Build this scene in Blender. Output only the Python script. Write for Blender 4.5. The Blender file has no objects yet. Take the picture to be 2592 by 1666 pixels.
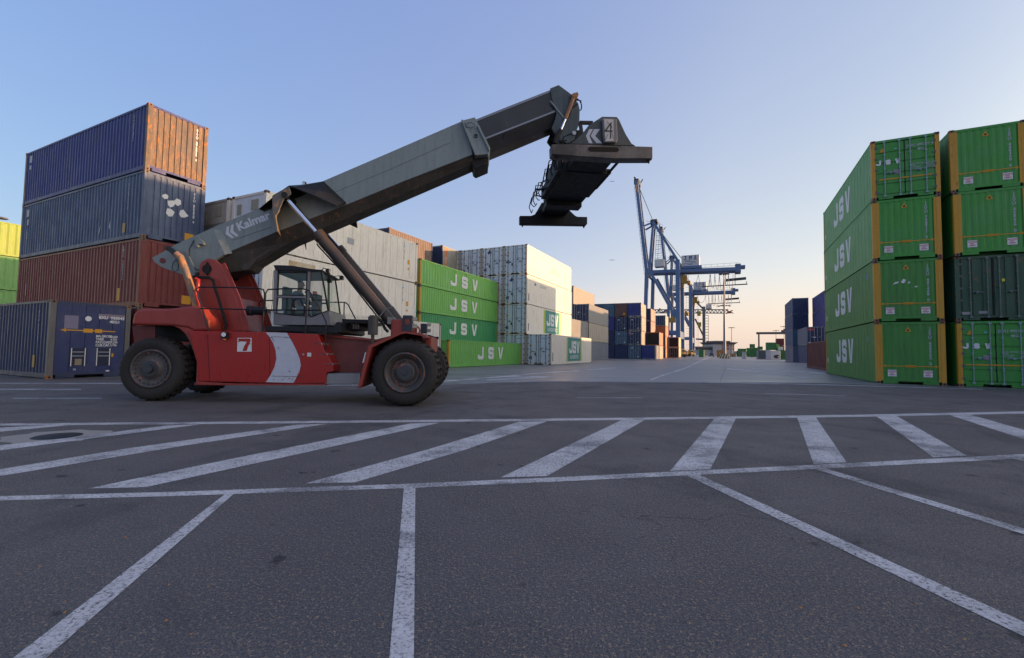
import bpy, bmesh, math, random
from mathutils import Vector, Matrix
R = math.radians
random.seed(7)
scene = bpy.context.scene

# ------------------------------------------------------------------ camera
FOC, PITCH, ROLL, CAMH, YARD = 1136.05, 0.0484, -0.0149, 1.2715, 0.4514
_f = Vector((0, math.cos(PITCH), math.sin(PITCH)))
_u0 = Vector((0, -math.sin(PITCH), math.cos(PITCH)))
_r0 = Vector((1, 0, 0))
CR = _r0 * math.cos(ROLL) - _u0 * math.sin(ROLL)
CU = _r0 * math.sin(ROLL) + _u0 * math.cos(ROLL)
CP = Vector((0, 0, CAMH))
cam_d = bpy.data.cameras.new('camera')
cam = bpy.data.objects.new('camera', cam_d)
scene.collection.objects.link(cam)
m = Matrix.Identity(4)
for i in range(3):
    m[i][0] = CR[i]; m[i][1] = CU[i]; m[i][2] = -_f[i]; m[i][3] = CP[i]
cam.matrix_world = m
cam_d.lens = FOC / 2592 * 36
cam_d.sensor_width = 36
cam_d.clip_start = 0.05
cam_d.clip_end = 6000
scene.camera = cam
scene.render.resolution_x = 1024
scene.render.resolution_y = 658

# ------------------------------------------------------------------ sky and sun
SUN_AZ, SUN_EL = R(86), R(5.5)        # azimuth clockwise from +Y
SKYC = ((1.12, .66, .39, 1.48), (1.05, .58, .575, 1.12), (.91, .26, .93, 1.03))
w = bpy.data.worlds.new('World'); scene.world = w; w.use_nodes = True
nt = w.node_tree; nt.nodes.clear()
sky = nt.nodes.new('ShaderNodeTexSky'); sky.sky_type = 'NISHITA'; sky.sun_disc = False
sky.sun_elevation = SUN_EL; sky.sun_rotation = -SUN_AZ
sky.air_density = 1.0; sky.dust_density = 1.2; sky.ozone_density = 2.2; sky.altitude = 0
bg = nt.nodes.new('ShaderNodeBackground'); bg.inputs[1].default_value = 0.15
wo = nt.nodes.new('ShaderNodeOutputWorld')
# evening tone of the sky: each channel is compressed, and the side away from the sun is a little darker
sp = nt.nodes.new('ShaderNodeSeparateColor'); cb = nt.nodes.new('ShaderNodeCombineColor'); nt.links.new(sky.outputs[0], sp.inputs[0])
tc = nt.nodes.new('ShaderNodeTexCoord'); sx = nt.nodes.new('ShaderNodeSeparateXYZ'); nt.links.new(tc.outputs['Generated'], sx.inputs[0])
def wmath(op, a, b):
    n = nt.nodes.new('ShaderNodeMath'); n.operation = op
    for i, v in enumerate((a, b)):
        if isinstance(v, bpy.types.NodeSocket): nt.links.new(v, n.inputs[i])
        else: n.inputs[i].default_value = v
    return n.outputs[0]
for i, (kk, pw, fl, fr) in enumerate(SKYC):
    v = wmath('POWER', wmath('MULTIPLY', sp.outputs[i], 0.3), pw)
    mr = nt.nodes.new('ShaderNodeMapRange'); nt.links.new(sx.outputs[0], mr.inputs[0])
    mr.inputs[1].default_value = -.85; mr.inputs[2].default_value = .40; mr.inputs[3].default_value = fl; mr.inputs[4].default_value = fr
    side = mr.outputs[0]
    nt.links.new(wmath('MULTIPLY', wmath('MULTIPLY', v, side), kk / 0.369), cb.inputs[i])
# bright warm part of the sky round the low sun, and a peach band along the horizon on that side
sdv = (math.sin(SUN_AZ), math.cos(SUN_AZ), .05)
dp = nt.nodes.new('ShaderNodeVectorMath'); dp.operation = 'DOT_PRODUCT'; nt.links.new(tc.outputs['Generated'], dp.inputs[0]); dp.inputs[1].default_value = sdv
g1 = wmath('POWER', wmath('MAXIMUM', dp.outputs['Value'], 0.0), 16.0)
ab = nt.nodes.new('ShaderNodeMath'); ab.operation = 'ABSOLUTE'; nt.links.new(sx.outputs[2], ab.inputs[0])
hz = nt.nodes.new('ShaderNodeMapRange'); hz.inputs[1].default_value = 0; hz.inputs[2].default_value = .16; hz.inputs[3].default_value = .8; hz.inputs[4].default_value = 0; nt.links.new(ab.outputs[0], hz.inputs[0])
hs = nt.nodes.new('ShaderNodeMapRange'); hs.inputs[1].default_value = -.1; hs.inputs[2].default_value = .45; hs.inputs[3].default_value = .0; hs.inputs[4].default_value = 1; nt.links.new(sx.outputs[0], hs.inputs[0])
mh = nt.nodes.new('ShaderNodeMix'); mh.data_type = 'RGBA'; nt.links.new(wmath('MULTIPLY', hz.outputs[0], hs.outputs[0]), mh.inputs[0]); nt.links.new(cb.outputs[0], mh.inputs[6]); mh.inputs[7].default_value = (.90 / .369, .76 / .369, .60 / .369, 1)
mg = nt.nodes.new('ShaderNodeMix'); mg.data_type = 'RGBA'; mg.blend_type = 'ADD'; mg.inputs[0].default_value = 1; nt.links.new(mh.outputs[2], mg.inputs[6])
gc = nt.nodes.new('ShaderNodeCombineColor')
dq = nt.nodes.new('ShaderNodeVectorMath'); dq.operation = 'DOT_PRODUCT'; nt.links.new(tc.outputs['Generated'], dq.inputs[0]); dq.inputs[1].default_value = (.82, -.54, .18)
g2 = wmath('POWER', wmath('MAXIMUM', dq.outputs['Value'], 0.0), 3.0)
for i, (k, k2) in enumerate(((6.0, .62), (4.9, .46), (3.4, .32))): nt.links.new(wmath('ADD', wmath('MULTIPLY', g1, k / .369), wmath('MULTIPLY', g2, k2 / .369)), gc.inputs[i])
nt.links.new(gc.outputs[0], mg.inputs[7])
nt.links.new(mg.outputs[2], bg.inputs[0]); nt.links.new(bg.outputs[0], wo.inputs[0])
sl = bpy.data.lights.new('sun', 'SUN'); sl.energy = 3.3; sl.angle = R(0.5); sl.color = (1.0, 0.56, 0.27)
so = bpy.data.objects.new('sun', sl); scene.collection.objects.link(so)
sd = Vector((math.sin(SUN_AZ) * math.cos(SUN_EL), math.cos(SUN_AZ) * math.cos(SUN_EL), math.sin(SUN_EL)))
so.rotation_euler = sd.to_track_quat('Z', 'Y').to_euler()
scene.view_settings.view_transform = 'Standard'
scene.view_settings.look = 'None'
scene.view_settings.exposure = 1.3
scene.view_settings.gamma = 1.0

# ------------------------------------------------------------------ helpers
UU = Vector((math.sin(YARD), math.cos(YARD), 0))      # along the aisle, away
VV = Vector((-math.cos(YARD), math.sin(YARD), 0))     # across the aisle, to the left
ZZ = Vector((0, 0, 1))

def ray(px, py):
    return (CR * ((px - 1296) / FOC) + CU * ((833 - py) / FOC) + _f)
def ground(px, py, z=0.0):
    d = ray(px, py); return CP + d * ((z - CAMH) / d.z)
def at_y(px, py, Y):
    d = ray(px, py); return CP + d * (Y / d.y)
def on_plane(px, py, p, n):
    d = ray(px, py); return CP + d * ((p - CP).dot(n) / d.dot(n))

def link(o, parent=None):
    scene.collection.objects.link(o)
    if parent is not None: o.parent = parent
    return o
def empty(name, label, cat, loc=(0, 0, 0), rz=0.0, group=None):
    o = bpy.data.objects.new(name, None); o.empty_display_size = 0.3
    o.location = loc; o.rotation_euler = (0, 0, rz)
    o['label'] = label; o['category'] = cat
    if group: o['group'] = group
    return link(o)
def tag(o, label=None, cat=None, group=None, kind=None):
    if label: o['label'] = label
    if cat: o['category'] = cat
    if group: o['group'] = group
    if kind: o['kind'] = kind
    return o

class MB:
    """collects shapes into one mesh"""
    def __init__(s): s.v = []; s.f = []; s.mi = []; s.sm = []; s.m = 0; s.smooth = False
    def add(s, vs, fs):
        b = len(s.v); s.v += [tuple(v) for v in vs]
        for f in fs: s.f.append([b + i for i in f]); s.mi.append(s.m); s.sm.append(s.smooth)
        return s
    def box(s, a, b):
        x0, y0, z0 = a; x1, y1, z1 = b
        if x0 > x1: x0, x1 = x1, x0
        if y0 > y1: y0, y1 = y1, y0
        if z0 > z1: z0, z1 = z1, z0
        return s.add([(x0, y0, z0), (x1, y0, z0), (x1, y1, z0), (x0, y1, z0), (x0, y0, z1), (x1, y0, z1), (x1, y1, z1), (x0, y1, z1)],
                     [(0, 3, 2, 1), (4, 5, 6, 7), (0, 1, 5, 4), (1, 2, 6, 5), (2, 3, 7, 6), (3, 0, 4, 7)])
    def bar(s, p, q, w, h=None, up=(0, 0, 1)):
        """rectangular beam from p to q"""
        p = Vector(p); q = Vector(q); h = h or w
        d = (q - p).normalized(); upv = Vector(up)
        if abs(d.dot(upv)) > 0.98: upv = Vector((1, 0, 0))
        a = d.cross(upv).normalized(); b = a.cross(d).normalized()
        vs = []
        for c in (p, q):
            for i, j in ((-1, -1), (1, -1), (1, 1), (-1, 1)): vs.append(c + a * (i * w / 2) + b * (j * h / 2))
        return s.add(vs, [(0, 3, 2, 1), (4, 5, 6, 7), (0, 1, 5, 4), (1, 2, 6, 5), (2, 3, 7, 6), (3, 0, 4, 7)])
    def cyl(s, p, q, r, r2=None, n=12, caps=True):
        p = Vector(p); q = Vector(q); r2 = r if r2 is None else r2
        d = (q - p).normalized(); t = Vector((0, 0, 1)) if abs(d.z) < 0.9 else Vector((1, 0, 0))
        a = d.cross(t).normalized(); b = d.cross(a).normalized()
        vs = [p + a * (math.cos(2 * math.pi * i / n) * r) + b * (math.sin(2 * math.pi * i / n) * r) for i in range(n)]
        vs += [q + a * (math.cos(2 * math.pi * i / n) * r2) + b * (math.sin(2 * math.pi * i / n) * r2) for i in range(n)]
        k = s.smooth; s.smooth = True
        s.add(vs, [(i, (i + 1) % n, n + (i + 1) % n, n + i) for i in range(n)]); s.smooth = k
        if caps: s.add(vs, [list(range(n))[::-1], list(range(n, 2 * n))])
        return s
    def tube(s, pts, r, n=8):
        """smooth tube through points"""
        pts = [Vector(p) for p in pts]; k = s.smooth; s.smooth = True
        rings = []; prev = None
        for i, p in enumerate(pts):
            d = (pts[min(i + 1, len(pts) - 1)] - pts[max(i - 1, 0)]).normalized()
            t = prev if prev is not None else (Vector((0, 0, 1)) if abs(d.z) < 0.9 else Vector((1, 0, 0)))
            a = (t - d * t.dot(d)).normalized(); b = d.cross(a); prev = a
            rings.append([p + a * (math.cos(2 * math.pi * j / n) * r) + b * (math.sin(2 * math.pi * j / n) * r) for j in range(n)])
        vs = [v for rr in rings for v in rr]
        fs = [(i * n + j, i * n + (j + 1) % n, (i + 1) * n + (j + 1) % n, (i + 1) * n + j) for i in range(len(pts) - 1) for j in range(n)]
        s.add(vs, fs); s.smooth = k
        s.add(vs, [list(range(n))[::-1], list(range((len(pts) - 1) * n, len(pts) * n))])
        return s
    def prism(s, pts, y0, y1, f=None):
        """polygon pts [(x,z)] extruded between y0 and y1 (f maps (x,y,z) to a point)"""
        f = f or (lambda x, y, z: (x, y, z)); n = len(pts)
        vs = [f(x, y0, z) for x, z in pts] + [f(x, y1, z) for x, z in pts]
        return s.add(vs, [list(range(n)), list(range(n, 2 * n))[::-1]] + [(i, n + i, n + (i + 1) % n, (i + 1) % n) for i in range(n)])
    def lathe(s, prof, n=32, c=(0, 0, 0), axis='y'):
        """profile [(a, r)] around an axis through c"""
        vs = []
        for a, r in prof:
            for i in range(n):
                t = 2 * math.pi * i / n
                if axis == 'y': vs.append((c[0] + r * math.cos(t), c[1] + a, c[2] + r * math.sin(t)))
                else: vs.append((c[0] + r * math.cos(t), c[1] + r * math.sin(t), c[2] + a))
        k = s.smooth; s.smooth = True
        s.add(vs, [(i * n + j, i * n + (j + 1) % n, (i + 1) * n + (j + 1) % n, (i + 1) * n + j) for i in range(len(prof) - 1) for j in range(n)])
        s.smooth = k; return s
    def mesh(s, name):
        me = bpy.data.meshes.new(name); me.from_pydata(s.v, [], s.f)
        me.polygons.foreach_set('material_index', s.mi); me.polygons.foreach_set('use_smooth', s.sm)
        bm = bmesh.new(); bm.from_mesh(me); bmesh.ops.recalc_face_normals(bm, faces=bm.faces); bm.to_mesh(me); bm.free()
        return me
    def build(s, name, mats, parent=None, bevel=0.0):
        me = s.mesh(name)
        for mt in (mats if isinstance(mats, (list, tuple)) else [mats]): me.materials.append(mt)
        o = link(bpy.data.objects.new(name, me), parent)
        if bevel:
            md = o.modifiers.new('bevel', 'BEVEL'); md.width = bevel; md.segments = 2; md.limit_method = 'ANGLE'; md.angle_limit = R(40)
        return o

def inst(name, me, mat, parent, loc=None):
    """an object sharing a cached mesh, with its own materials"""
    o = bpy.data.objects.new(name, me); link(o, parent)
    mats = mat if isinstance(mat, (list, tuple)) else [mat]
    while len(me.materials) < len(mats): me.materials.append(None)
    for i, mt in enumerate(mats):
        o.material_slots[i].link = 'OBJECT'; o.material_slots[i].material = mt
    if loc: o.location = loc
    return o

# ------------------------------------------------------------------ materials
def nmat(name):
    mt = bpy.data.materials.new(name); mt.use_nodes = True
    return mt, mt.node_tree.nodes, mt.node_tree.links, mt.node_tree.nodes['Principled BSDF']
def mixc(N, L, fac, a, b, mode='MIX'):
    n = N.new('ShaderNodeMix'); n.data_type = 'RGBA'; n.blend_type = mode
    for sock, v in ((n.inputs[0], fac), (n.inputs[6], a), (n.inputs[7], b)):
        if hasattr(v, 'links') or isinstance(v, bpy.types.NodeSocket): L.new(v, sock)
        else: sock.default_value = v if not isinstance(v, tuple) else (v + (1,))[:4]
    return n.outputs[2]
def ramp(N, L, src, p0, p1, c0=0.0, c1=1.0):
    n = N.new('ShaderNodeMapRange'); L.new(src, n.inputs[0])
    n.inputs[1].default_value = p0; n.inputs[2].default_value = p1; n.inputs[3].default_value = c0; n.inputs[4].default_value = c1
    return n.outputs[0]
def noise(N, L, vec, scale, detail=4, rough=0.6, dist=0.0):
    n = N.new('ShaderNodeTexNoise'); n.inputs['Scale'].default_value = scale; n.inputs['Detail'].default_value = detail
    n.inputs['Roughness'].default_value = rough; n.inputs['Distortion'].default_value = dist
    if vec is not None: L.new(vec, n.inputs['Vector'])
    return n.outputs['Fac']
def math_(N, L, op, a, b=0.0):
    n = N.new('ShaderNodeMath'); n.operation = op
    for i, v in enumerate((a, b)):
        if isinstance(v, bpy.types.NodeSocket): L.new(v, n.inputs[i])
        else: n.inputs[i].default_value = v
    return n.outputs[0]
def coords(N, L, scl=(1, 1, 1), rnd=True):
    tc = N.new('ShaderNodeTexCoord'); mp = N.new('ShaderNodeMapping'); mp.inputs['Scale'].default_value = scl
    L.new(tc.outputs['Object'], mp.inputs['Vector'])
    if rnd:
        oi = N.new('ShaderNodeObjectInfo'); cb = N.new('ShaderNodeCombineXYZ')
        s1 = math_(N, L, 'MULTIPLY', oi.outputs['Random'], 57.0); s2 = math_(N, L, 'MULTIPLY', oi.outputs['Random'], 91.0)
        L.new(s1, cb.inputs[0]); L.new(s2, cb.inputs[1]); L.new(s1, cb.inputs[2]); L.new(cb.outputs[0], mp.inputs['Location'])
    return mp.outputs[0]

_pc = {}
def paint(rgb, rust=0.3, dirt=0.4, fade=0.25, rough=0.5, name='painted_steel', rustc=(0.16, 0.055, 0.02), fadec=None, spec=0.4, metal=0.0):
    """weathered paint: faded patches, vertical dirt streaks and rust spots"""
    key = (rgb, rust, dirt, fade, rough, name, rustc, fadec, spec, metal)
    if key in _pc: return _pc[key]
    mt, N, L, B = nmat(name)
    v = coords(N, L); vs = coords(N, L, (3.2, 3.2, 0.35)); vf = coords(N, L, (7, 7, 2.2))
    n1 = noise(N, L, v, 0.9, 5, 0.62)
    n2 = noise(N, L, vs, 2.6, 5, 0.7)
    n3 = noise(N, L, vf, 1.3, 6, 0.75)
    n4 = noise(N, L, v, 14, 3, 0.6)
    fc = fadec or tuple(min(1, c * 0.75 + 0.09) for c in rgb)
    c = mixc(N, L, ramp(N, L, n1, 0.42, 0.75, 0.0, fade * 1.6), rgb, fc)
    c = mixc(N, L, ramp(N, L, n2, 0.48, 0.78, 0.0, dirt), c, tuple(x * 0.42 + 0.012 for x in rgb))
    c = mixc(N, L, ramp(N, L, n4, 0.3, 0.7, 0.0, 0.12), c, (0.02, 0.02, 0.02))
    rm = math_(N, L, 'MULTIPLY', ramp(N, L, n3, 0.66 - 0.22 * rust, 0.72 - 0.20 * rust), ramp(N, L, n1, 0.62 - 0.32 * rust, 0.70 - 0.30 * rust))
    rc = mixc(N, L, n4, rustc, tuple(x * 2.2 for x in rustc))
    if rust > 0: c = mixc(N, L, rm, c, rc)
    L.new(c, B.inputs['Base Color'])
    L.new(ramp(N, L, n2, 0.3, 0.8, rough - 0.06, min(1, rough + 0.22)), B.inputs['Roughness'])
    B.inputs['Specular IOR Level'].default_value = spec; B.inputs['Metallic'].default_value = metal
    bp = N.new('ShaderNodeBump'); bp.inputs['Strength'].default_value = 0.12; bp.inputs['Distance'].default_value = 0.02
    L.new(n1, bp.inputs['Height']); L.new(bp.outputs[0], B.inputs['Normal'])
    _pc[key] = mt; return mt
def flat(rgb, rough=0.6, metal=0.0, name='plain', spec=0.4, emit=0.0):
    key = ('flat', rgb, rough, metal, name, spec)
    if key in _pc: return _pc[key]
    mt, N, L, B = nmat(name)
    n = noise(N, L, coords(N, L), 9, 4, 0.65)
    c = mixc(N, L, ramp(N, L, n, 0.35, 0.8, 0, 0.35), rgb, tuple(x * 0.62 for x in rgb))
    L.new(c, B.inputs['Base Color']); B.inputs['Roughness'].default_value = rough; B.inputs['Metallic'].default_value = metal
    B.inputs['Specular IOR Level'].default_value = spec
    _pc[key] = mt; return mt
# ------------------------------------------------------------------ lettering
_tc = {}
def block(ch, w=1.0, h=1.6, t=0.34):
    """block capital as a list of polygons"""
    k = t * 0.55
    if ch == 'J': return [[(w - t, h), (w, h), (w, k), (w - k, 0), (k, 0), (0, k), (0, h * .38), (t, h * .38), (t, t), (w - t, t)]]
    if ch == 'S':
        m0, m1 = h / 2 - t / 2, h / 2 + t / 2
        return [[(k, h), (w - k, h), (w, h - k), (w, h * .66), (w - t, h * .66), (w - t, h - t), (t, h - t), (t, m1), (w - k, m1), (w, m1 - k),
                 (w, k), (w - k, 0), (k, 0), (0, k), (0, h * .34), (t, h * .34), (t, t), (w - t, t), (w - t, m0), (k, m0), (0, m0 + k), (0, h - k)]]
    if ch == 'V': return [[(0, h), (t, h), (w / 2, t * 1.1), (w - t, h), (w, h), (w * .5 + t * .55, 0), (w * .5 - t * .55, 0)]]
def jsv(width, height, gap, t=0.30):
    """J S V in block capitals, centred, lying in x/z"""
    key = ('jsv', width, height, gap, t)
    if key in _tc: return _tc[key]
    b = MB(); lw = (width - 2 * gap) / 3
    for i, ch in enumerate('JSV'):
        for poly in block(ch, lw, height, t * lw / 0.9):
            b.add([(x + i * (lw + gap) - width / 2, 0, z - height / 2) for x, z in poly], [list(range(len(poly)))])
    _tc[key] = b.mesh('lettering'); return _tc[key]
def text(s, size, bold=0.0, vertical=False, sx=1.0, align='CENTER'):
    key = (s, size, bold, vertical, sx, align)
    if key in _tc: return _tc[key]
    cu = bpy.data.curves.new('t', 'FONT'); cu.body = '\n'.join(s) if vertical else s
    cu.size = size; cu.offset = bold; cu.align_x = align; cu.align_y = 'CENTER'; cu.resolution_u = 3
    cu.space_line = 0.78 if vertical else 0.9
    o = bpy.data.objects.new('t', cu); scene.collection.objects.link(o)
    bpy.context.view_layer.update()
    me = bpy.data.meshes.new_from_object(o); bpy.data.objects.remove(o)
    me.transform(Matrix(((sx, 0, 0, 0), (0, 0, -1, 0), (0, 1, 0, 0), (0, 0, 0, 1)))); me.name = 'lettering'
    _tc[key] = me; return me
def polymesh(key, polys, name='marking'):
    if key in _tc: return _tc[key]
    b = MB()
    for p in polys: b.add([(x, 0, z) for x, z in p], [list(range(len(p)))])
    _tc[key] = b.mesh(name); return _tc[key]
def rect(w, h): return polymesh(('rect', w, h), [[(-w / 2, -h / 2), (w / 2, -h / 2), (w / 2, h / 2), (-w / 2, h / 2)]])
def tri(w): return polymesh(('tri', w), [[(-w / 2, 0), (w / 2, 0), (0, w * .88)]])

white_p = flat((0.62, 0.64, 0.66), 0.6, name='white_paint')
dim_white = flat((0.36, 0.40, 0.44), 0.6, name='faded_white_paint')
black_p = flat((0.012, 0.013, 0.016), 0.6, name='black_paint')
amber_p = flat((0.55, 0.27, 0.02), 0.6, name='amber_paint')
ink = flat((0.03, 0.04, 0.09), 0.6, name='dark_lettering')
steel = flat((0.33, 0.35, 0.38), 0.42, 0.5, name='galvanised_steel')
rubber = flat((0.010, 0.010, 0.011), 0.75, name='black_rubber')

# ------------------------------------------------------------------ containers
_cm = {}
def cached(key, fn):
    if key not in _cm: _cm[key] = fn()
    return _cm[key]
PW = 0.165
def corrugated(length, h, z0, pitch, depth, name='side_wall', fr=(.26, .5, .76)):
    """trapezoidal corrugation lying in x/z with its crests at y=0, valleys at y=+depth"""
    def mk():
        n = max(2, int(round(length / pitch))); p = length / n; b = MB(); prof = []
        for i in range(n):
            x = -length / 2 + i * p
            prof += [(x, 0), (x + p * fr[0], 0), (x + p * fr[1], depth), (x + p * fr[2], depth)]
        prof.append((length / 2, 0))
        vs = [(x, y, z0) for x, y in prof] + [(x, y, z0 + h) for x, y in prof]; k = len(prof)
        b.add(vs, [(i, i + 1, k + i + 1, k + i) for i in range(k - 1)])
        return b.mesh(name)
    return cached(('corr', length, h, z0, pitch, depth, fr), mk)
def flatpanel(length, h, z0, seam, name='side_wall'):
    """smooth insulated panels with narrow vertical seams"""
    def mk():
        n = max(1, int(round(length / seam))); p = length / n; b = MB(); g = 0.012
        for i in range(n):
            x = -length / 2 + i * p
            b.add([(x + g, 0, z0), (x + p - g, 0, z0), (x + p - g, 0, z0 + h), (x + g, 0, z0 + h)], [(0, 1, 2, 3)])
            b.add([(x - g, 0.014, z0), (x + g, 0.014, z0), (x + g, 0.014, z0 + h), (x - g, 0.014, z0 + h)], [(0, 1, 2, 3)])
            b.add([(x + g, 0, z0), (x + g, 0.014, z0), (x + g, 0.014, z0 + h), (x + g, 0, z0 + h)], [(0, 1, 2, 3)])
        return b.mesh(name)
    return cached(('flat', length, h, z0, seam), mk)
def post_mesh(H):
    def mk():
        b = MB(); b.box((-PW / 2, -PW / 2, 0.11), (PW / 2, PW / 2, H - 0.11))
        for z in (0, H - 0.118):
            b.m = 1; b.box((-.089, -.089, z), (.089, .089, z + .118)); b.m = 2
            for s in (-1, 1):
                b.box((-.03, s * .0895, z + .03), (.03, s * .0915, z + .088)); b.box((s * .0895, -.03, z + .03), (s * .0915, .03, z + .088))
        return b.mesh('corner_post')
    return cached(('post', H), mk)
def casting_mesh(H):
    def mk():
        b = MB()
        for z in (0, H - 0.118):
            b.m = 0; b.box((-.089, -.089, z), (.089, .089, z + .118)); b.m = 1
            for s in (-1, 1):
                b.box((-.03, s * .0895, z + .03), (.03, s * .0915, z + .088)); b.box((s * .0895, -.03, z + .03), (s * .0915, .03, z + .088))
        return b.mesh('corner_casting')
    return cached(('cast', H), mk)
def rails_mesh(Lc, W, H, pocket):
    def mk():
        b = MB(); x = Lc / 2 - PW - .006; y = W / 2
        for s in (-1, 1):
            b.box((-x, s * (y - .012), .03), (x, s * (y - .075), .20))          # bottom side rail
            b.box((-x, s * (y - .004), .04), (x, s * (y - .012), .055))
            b.box((-x, s * (y - .008), H - .10), (x, s * (y - .075), H - .018))   # top side rail
            xe = s * (Lc / 2)
            b.box((xe - s * .01, -y + PW + .004, H - .13), (xe - s * .09, y - PW - .004, H - .02))   # header
            if pocket:                                                          # sill with forklift cut-outs
                for a, c in ((-.98, -.62), (-.30, .30), (.62, .98)):
                    pass
                b.box((xe - s * .012, -y + PW + .004, .13), (xe - s * .09, y - PW - .004, .22))
                for a, c in ((-.80, -.36), (.36, .80)): b.box((xe - s * .016, a * y, .02), (xe - s * .085, c * y, .128))
            else: b.box((xe - s * .012, -y + PW + .004, .03), (xe - s * .09, y - PW - .004, .20))
        for i in range(int(Lc / .6)):
            xx = -x + .3 + i * .6
            if xx < x: b.box((xx, -y + .08, .05), (xx + .05, y - .08, .16))
        return b.mesh('frame')
    return cached(('rails', Lc, W, H, pocket), mk)
def roof_mesh(Lc, W, H):
    def mk():
        b = MB(); n = int(Lc / .45); p = (Lc - .3) / n
        for i in range(n):
            x = -Lc / 2 + .15 + i * p
            b.add([(x, -W / 2 + .07, H - .03), (x + p * .5, -W / 2 + .07, H - .045), (x + p * .5, W / 2 - .07, H - .045), (x, W / 2 - .07, H - .03)], [(0, 1, 2, 3)])
            b.add([(x + p * .5, -W / 2 + .07, H - .045), (x + p, -W / 2 + .07, H - .03), (x + p, W / 2 - .07, H - .03), (x + p * .5, W / 2 - .07, H - .045)], [(0, 1, 2, 3)])
        return b.mesh('roof')
    return cached(('roof', Lc, W, H), mk)
def floor_mesh(Lc, W):
    def mk():
        b = MB(); b.box((-Lc / 2 + .1, -W / 2 + .08, .16), (Lc / 2 - .1, W / 2 - .08, .2)); return b.mesh('floor')
    return cached(('floor', Lc, W), mk)
def door_mesh(W, H, style):
    """one door leaf in x/z, hinge at x=0, opening edge at x=w, front at y=0"""
    def mk():
        w = W / 2 - PW - .012; z0, z1 = .23, H - .14; b = MB(); b.m = 0
        if style == 'ribbed':                           # five pressed horizontal panels
            n = 5; p = (z1 - z0) / n
            for i in range(n):
                a = z0 + i * p
                b.box((.02, 0, a + .045), (w - .01, .05, a + p - .045)); b.box((.02, .03, a), (w - .01, .05, a + .045)); b.box((.02, .03, a + p - .045), (w - .01, .05, a + p))
        elif style == 'vertical':                       # vertical pressed panels
            n = 3; p = (w - .03) / n
            for i in range(n):
                a = .02 + i * p
                b.box((a + .05, .0, z0), (a + p - .03, .05, z1)); b.box((a, .03, z0), (a + .05, .05, z1)); b.box((a + p - .03, .03, z0), (a + p, .05, z1))
        else: b.box((.02, 0, z0), (w - .01, .05, z1))
        b.m = 1                                          # gasket
        b.box((.0, .008, z0 - .02), (.02, .055, z1 + .02)); b.box((w - .01, .008, z0 - .02), (w + .01, .055, z1 + .02))
        b.box((.02, .008, z0 - .025), (w - .01, .055, z0)); b.box((.02, .008, z1), (w - .01, .055, z1 + .025))
        return b.mesh('door')
    return cached(('door', W, H, style), mk)
def rod_mesh(H, low=False):
    def mk():
        b = MB(); top = H - .1 if not low else 1.15; bot = .14
        b.cyl((0, -.055, bot), (0, -.055, top), .021, n=8)
        for z in (bot + .02, top - .02): b.box((-.055, -.075, z - .04), (.055, -.005, z + .04))
        for k in range(1, 4): z = bot + (top - bot) * k / 4; b.box((-.04, -.07, z - .025), (.04, -.002, z + .025))
        return b.mesh('locking_rod')
    return cached(('rod', H, low), mk)
def handle_mesh():
    def mk():
        b = MB(); b.tube([(0, -.06, 0), (.12, -.085, .02), (.3, -.08, .01), (.44, -.05, -.01)], .016, 6); b.box((.17, -.08, -.04), (.27, -.003, .05)); return b.mesh('door_handle')
    return cached('handle', mk)
def hinge_mesh(H, n=5):
    def mk():
        b = MB()
        for i in range(n): z = .36 + i * (H - .72) / (n - 1); b.box((-.06, -.02, z - .045), (.09, -.001, z + .045)); b.cyl((-.02, -.02, z - .06), (-.02, -.02, z + .06), .018, n=6)
        return b.mesh('hinges')
    return cached(('hinge', H, n), mk)
def reefer_mesh(W, H):
    def mk():
        b = MB(); x = W / 2 - PW; b.m = 0
        b.box((-x, .02, .2), (x, .06, H - .13)); b.m = 1
        b.box((-x + .15, .012, H * .52), (x - .15, .02, H * .58)); b.box((-.75, .0, .35), (.75, .02, H * .34)); b.box((-.72, .0, H * .38), (.72, .02, H * .50))
        b.m = 2
        b.box((-x + .2, .0, H * .66), (-x + .5, .02, H * .84)); b.box((.15, .0, H * .70), (.65, .02, H * .88))
        for i in range(3): b.box((-.9 + i * .62, .002, H * .44), (-.45 + i * .62, .019, H * .49))
        return b.mesh('cooling_unit')
    return cached(('reefer', W, H), mk)

FACE = {'S-': (Matrix.Rotation(0, 4, 'Z'), 0), 'S+': (Matrix.Rotation(math.pi, 4, 'Z'), 1), 'E-': (Matrix.Rotation(-math.pi / 2, 4, 'Z'), 2), 'E+': (Matrix.Rotation(math.pi / 2, 4, 'Z'), 3)}
def face_m(face, L_, W_, inset):
    """places a mesh modelled in x/z (outside towards -y) on a face of a container"""
    d = (W_ / 2 if face[0] == 'S' else L_ / 2) - inset
    rot = {'S-': 0, 'S+': math.pi, 'E-': -math.pi / 2, 'E+': math.pi / 2}[face]
    return Matrix.Rotation(rot, 4, 'Z') @ Matrix.Translation((0, -d, 0))
def put(name, me, mat, parent, M, x=0, z=0, y=0, mirror=False):
    o = inst(name, me, mat, parent)
    o.matrix_local = M @ Matrix.Translation((x, y, z)) @ (Matrix.Diagonal((-1, 1, 1, 1)) if mirror else Matrix.Identity(4))
    return o

casting_m = paint((0.09, 0.07, 0.06), rust=.8, dirt=.5, name='rusty_casting')
hole_m = flat((0.004, 0.004, 0.005), .9, name='dark_hole')
floor_m = flat((0.05, 0.035, 0.025), .9, name='underside')
def mesh_center(o): pass

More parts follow.
